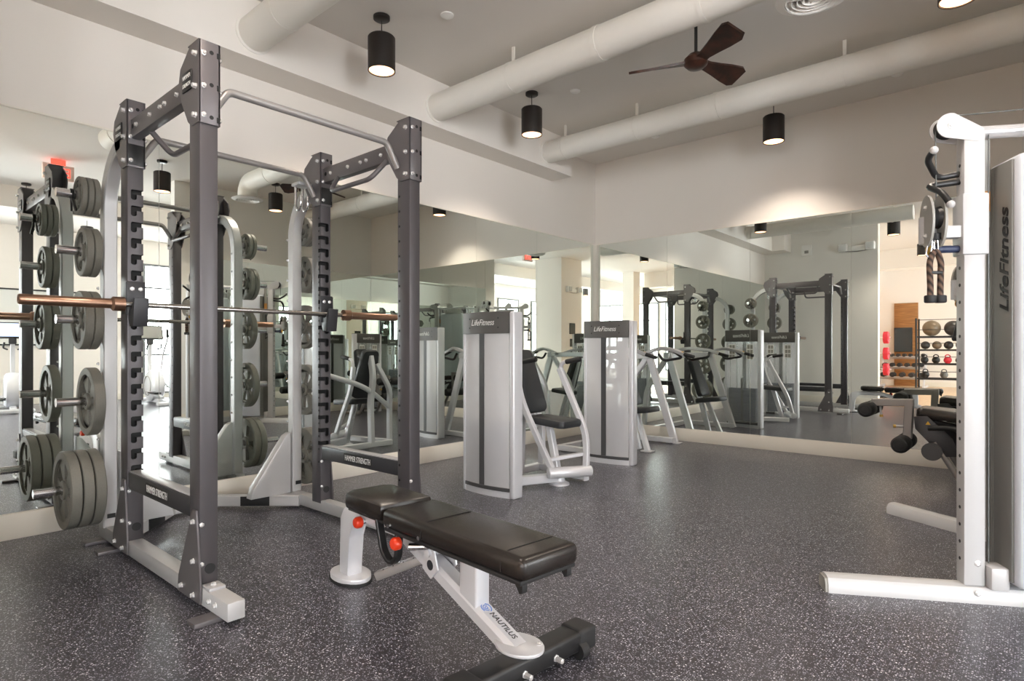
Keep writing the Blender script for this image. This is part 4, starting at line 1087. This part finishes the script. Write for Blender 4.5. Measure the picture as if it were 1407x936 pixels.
# ---------------------------------------------------------------- cardio room seen in the left mirror
def cross_trainer(label, loc, rz, screen):
    t = thing('cross_trainer', label, 'exercise machine', loc, rz, 'cross trainers')
    Rt = root_matrix(t)
    def bt(m, nm, mt, parent=None):
        m.bm.transform(Rt); return m.build(nm, mt, parent or t)
    bt(MB().rtube([(-.95, 0, .05), (.55, 0, .05)], .10, .07), 'base_beam', 'silver')
    bt(MB().box(.45, .55, -.32, .32, .01, .08, .02), 'front_stabiliser', 'silver')
    bt(MB().box(-1.0, -.90, -.30, .30, .01, .08, .02), 'rear_stabiliser', 'silver')
    h = bt(MB().lathe([(0, -.13), (.26, -.13), (.32, -.09), (.33, 0), (.32, .09), (.26, .13), (0, .13)], (.10, 0, .36), (0, 1, 0), 32), 'flywheel_housing', 'silver')
    bt(MB().torus((.10, -.131, .36), .20, .012, (0, 1, 0), 32), 'housing_ring', 'pulley', h)
    bt(MB().rtube([(.30, 0, .40), (.42, 0, .9), (.36, 0, 1.32)], .09, .07, .2, up=(0, 1, 0)), 'mast', 'silver')
    c = bt(MB().obox((.36, 0, 1.48), (.3, 0, .95), (0, 1, 0), (-.95, 0, .3), (.32, .50, .06), .02), 'console', 'gundark')
    bt(MB().obox((.331, 0, 1.489), (.3, 0, .95), (0, 1, 0), (-.95, 0, .3), (.26, .44, .004)), 'screen', screen, c)
    bt(MB().box(.30, .40, -.06, .06, 1.22, 1.34, .02), 'console_mount', 'gundark', c)
    for s in (-1, 1):
        a = bt(MB().tube([(.34, .20 * s, .60), (.30, .24 * s, 1.05), (.12, .27 * s, 1.35), (.10, .25 * s, 1.55)], .02, 12, .15), 'moving_arm', 'plat')
        bt(MB().rcyl((.115, .262 * s, 1.38), (.10, .25 * s, 1.56), .026, .006), 'grip', 'rubber', a)
        p = bt(MB().rtube([(.05, .16 * s, .34 + .1 * s), (-.85, .16 * s, .16)], .05, .05), 'pedal_arm', 'plat')
        bt(MB().box(-.62, -.25, .09 * s - .07 + .08 * s, .09 * s + .07 + .08 * s, .27 + .05 * s, .30 + .05 * s, .01), 'pedal', 'rubber', p)
        bt(MB().tube([(.30, .08 * s, 1.12), (.10, .14 * s, 1.15), (.08, .12 * s, 1.25)], .016, 10, .05), 'fixed_grip', 'rubber')
    return t
cross_trainer('cross trainer with a lit blue-white screen by the plain wall', (9.75, -4.62, 0), 0.15, 'screen')
cross_trainer('cross trainer with a grey console in front of the tall window', (9.45, -2.32, 0), 0.0, 'pulley')
cross_trainer('cross trainer by the windows, farther along the same wall', (9.5, -8.2, 0), 0.0, 'tvscreen')
pf = thing('framed_picture', 'thin black framed pale picture on the cardio room wall', 'picture', (11.0, -3.9, 1.2))
m = MB()
for b in ((-4.75, -4.72, 1.2, 2.35), (-3.15, -3.12, 1.2, 2.35), (-4.72, -3.15, 2.32, 2.35), (-4.72, -3.15, 1.2, 1.23)): m.box(10.96, 11.0, *b)
m.build('frame', 'black', pf)
MB().box(10.975, 10.99, -4.72, -3.15, 1.23, 2.32).build('print', 'paper', pf)

# ---------------------------------------------------------------- far end beyond the front wall, seen in the back mirror
wp = tag(MB().box(1.18, 1.80, -14.999, -14.95, 0.0, 2.55, .004).build('wood_panel', 'oak'), 'tall slatted oak panel on the far wall behind the screen', 'wall panel')
recentre(wp)
tv = thing('wall_screen', 'dark flat screen mounted on the tall oak panel', 'television', (1.42, -14.9, 1.1))
MB().box(1.18, 1.66, -14.949, -14.90, 1.05, 1.80, .012).build('bezel', 'black', tv)
MB().box(1.20, 1.64, -14.902, -14.897, 1.07, 1.78).build('screen', 'tvscreen', tv)

# dumbbell rack with three tiers
dr = thing('dumbbell_rack', 'silver sloping dumbbell rack below the wall screen', 'rack', (1.55, -14.3, 0))
for x in (0.95, 2.05):
    MB().rtube([(x, -14.75, .03), (x, -13.95, .03)], .06, .06).rtube([(x, -14.02, .05), (x, -14.62, .98)], .06, .05, up=(1, 0, 0)).build('end_frame', 'silver', dr)
tiers = [(-14.13, .28), (-14.33, .58), (-14.53, .88)]
for y, z in tiers:
    MB().obox((1.5, y, z), (1, 0, 0), (0, 1, .35), (0, -.35, 1), (1.14, .20, .03), .004).build('tray', 'silver', dr)
def dumbbell_proto(r, L):
    t = thing('dumbbell', 'd', 'dumbbell')
    MB().cyl((0, -.07, 0), (0, .07, 0), .016, 12).build('handle', 'chrome', t)
    for s in (-1, 1):
        MB().lathe([(0, 0), (r * .8, 0), (r, .012), (r, L - .012), (r * .8, L), (0, L)], (0, .06 * s, 0), (0, s, 0), 8, start=PI / 8).build('weight_head', 'black', t)
    return t
names = ['lowest', 'middle', 'top']
for ti, (y, z) in enumerate(tiers):
    r = .075 - .012 * ti
    pr = dumbbell_proto(r, .085 - .01 * ti)
    cnt = 5 + ti
    for k in range(cnt):
        o = pr if k == 0 else copy_tree(pr)
        o.location = (1.02 + (1.0 / (cnt - 1)) * k * .94 + .02, y, z + .022 + r)
        o['label'] = 'black dumbbell on the %s tray of the silver rack, %s from the side wall' % (names[ti], ['first', 'second', 'third', 'fourth', 'fifth', 'sixth', 'seventh'][k])
        o['group'] = 'dumbbells on the silver rack'

# ball and accessory rack
br = thing('storage_rack', 'tall black storage rack holding exercise balls at the far end', 'rack', (2.6, -13.07, 0))
bx0, bx1, by0, by1 = 2.02, 3.17, -13.35, -12.80
for x in (bx0, bx1):
    MB().rtube([(x, by1, .02), (x, by1 - .05, 1.0), (x, by1 - .02, 1.98)], .045, .05, up=(0, 1, 0)).rtube([(x, by0, .02), (x, by0, 1.98)], .04, .04, up=(0, 1, 0)).rtube([(x, by0, .04), (x, by1 + .2, .04)], .05, .05).build('side_frame', 'black', br)
shelves = [.32, .72, 1.10, 1.46]
for z in shelves:
    m = MB()
    for y in (by0 + .03, by1 - .06): m.box(bx0, bx1, y - .015, y + .015, z - .02, z + .03)
    for k in range(9): m.box(bx0 + .03 + k * .133, bx0 + .045 + k * .133, by0 + .03, by1 - .06, z - .012, z)
    m.build('shelf', 'black', br)
m = MB()
for z in (1.66, 1.93, .52, .92, 1.29): m.box(bx0, bx1, by1 - .06, by1 - .04, z - .008, z + .008)
m.build('guard_rail', 'black', br)
for i, (x, r, mt, lb) in enumerate([(2.34, .215, 'ball', 'large bronze exercise ball on the top shelf of the black rack'), (2.82, .205, 'balld', 'dark exercise ball on the top shelf beside the bronze one')]):
    recentre(tag(MB().ball((x, -13.10, 1.49 + r), r, n=32).build('exercise_ball', mt), lb, 'ball', 'exercise balls'))
k = 0
for x, lb in ((2.2, 'nearest the silver dumbbell rack'), (2.46, 'second along'), (2.72, 'third along'), (2.98, 'last along')):
    b = tag(MB().ball((x, -13.10, 1.13 + .11), .11, n=24).build('medicine_ball', 'balld' if k != 1 else 'ball'), 'medicine ball on the second shelf of the black rack, ' + lb, 'ball', 'medicine balls'); recentre(b); k += 1
def kettlebell(x, z, mt, lb):
    t = thing('kettlebell', lb, 'kettlebell', (x, -13.10, z), group='kettlebells on the black rack')
    MB().lathe([(0, 0), (.05, 0), (.085, .04), (.095, .085), (.08, .14), (.04, .165), (0, .17)], (x, -13.10, z), n=24).build('bell', mt, t)
    MB().tube([(x - .05, -13.10, z + .13), (x - .055, -13.10, z + .21), (x, -13.10, z + .235), (x + .055, -13.10, z + .21), (x + .05, -13.10, z + .13)], .014, 10, .03).build('handle', mt, t)
for x, z, mt, lb in ((2.18, .75, 'black', 'black kettlebell on the third shelf, nearest the dumbbells'), (2.44, .75, 'black', 'black kettlebell on the third shelf beside the red one'),
                     (2.70, .75, 'redplate', 'red kettlebell on the third shelf of the black rack'), (2.96, .75, 'black', 'black kettlebell at the outer end of the third shelf'),
                     (2.2, .35, 'black', 'black kettlebell on the lowest shelf, inner one'), (2.62, .35, 'irondk', 'grey kettlebell on the lowest shelf, outer one')):
    kettlebell(x, z, mt, lb)
# red plates on a peg post behind the front wall
tr = thing('plate_stand', 'wooden post with chrome pegs behind the end of the front wall', 'stand', (1.62, -9.35, 0))
MB().box(1.52, 1.68, -9.45, -9.27, 0.0, 2.0, .01).build('post', 'tanwood', tr)
MB().box(1.35, 1.95, -9.62, -9.10, 0.006, .05, .01).build('foot', 'gundark', tr)
for z in (1.40, 1.03, .66):
    MB().cyl((1.66, -9.36, z), (1.98, -9.36, z), .02, 14).build('peg', 'chrome', tr)
for z, lb in ((1.40, 'red bumper plate on the top peg by the end of the front wall'), (1.03, 'red bumper plate on the middle peg by the end of the front wall'), (.66, 'red bumper plate on the lowest peg by the end of the front wall')):
    o = MB().lathe([(.022, -.05), (.05, -.05), (.055, -.04), (.11, -.04), (.12, -.05), (.135, -.05), (.14, -.04), (.14, .04), (.135, .05), (.12, .05), (.11, .04), (.055, .04), (.05, .05), (.022, .05), (.022, -.05)], (0, 0, 0), (1, 0, 0), 36, cap=False).build('bumper_plate', 'redplate')
    o.location = (1.88, -9.36, z - .002); tag(o, lb, 'weight plate', 'red bumper plates')

# ---------------------------------------------------------------- light, camera, output
w = bpy.data.worlds.new('World'); sc.world = w; w.use_nodes = True
w.node_tree.nodes['Background'].inputs[0].default_value = (0.8, 0.9, 1, 1)
w.node_tree.nodes['Background'].inputs[1].default_value = 0.6
cam = bpy.data.cameras.new('camera'); co = bpy.data.objects.new('camera', cam); COL.objects.link(co)
cam.sensor_width = 36.0; cam.lens = 825.0 / 1407.0 * 36.0
cam.shift_y = (481.0 - 468.0) / 1407.0; cam.clip_start = 0.05
co.location = (4.53, -6.895, 1.11); co.rotation_euler = (PI / 2, 0, math.radians(41.2))
sc.camera = co
sc.view_settings.view_transform = 'Standard'; sc.view_settings.look = 'None'
sc.view_settings.gamma = 1.0; sc.view_settings.use_curve_mapping = False
sc.view_settings.exposure = 0.32
cy = sc.cycles
cy.max_bounces = 18; cy.glossy_bounces = 14; cy.diffuse_bounces = 8; cy.transmission_bounces = 6; cy.transparent_max_bounces = 16
cy.sample_clamp_indirect = 6.0; cy.use_denoising = True; cy.caustics_reflective = True
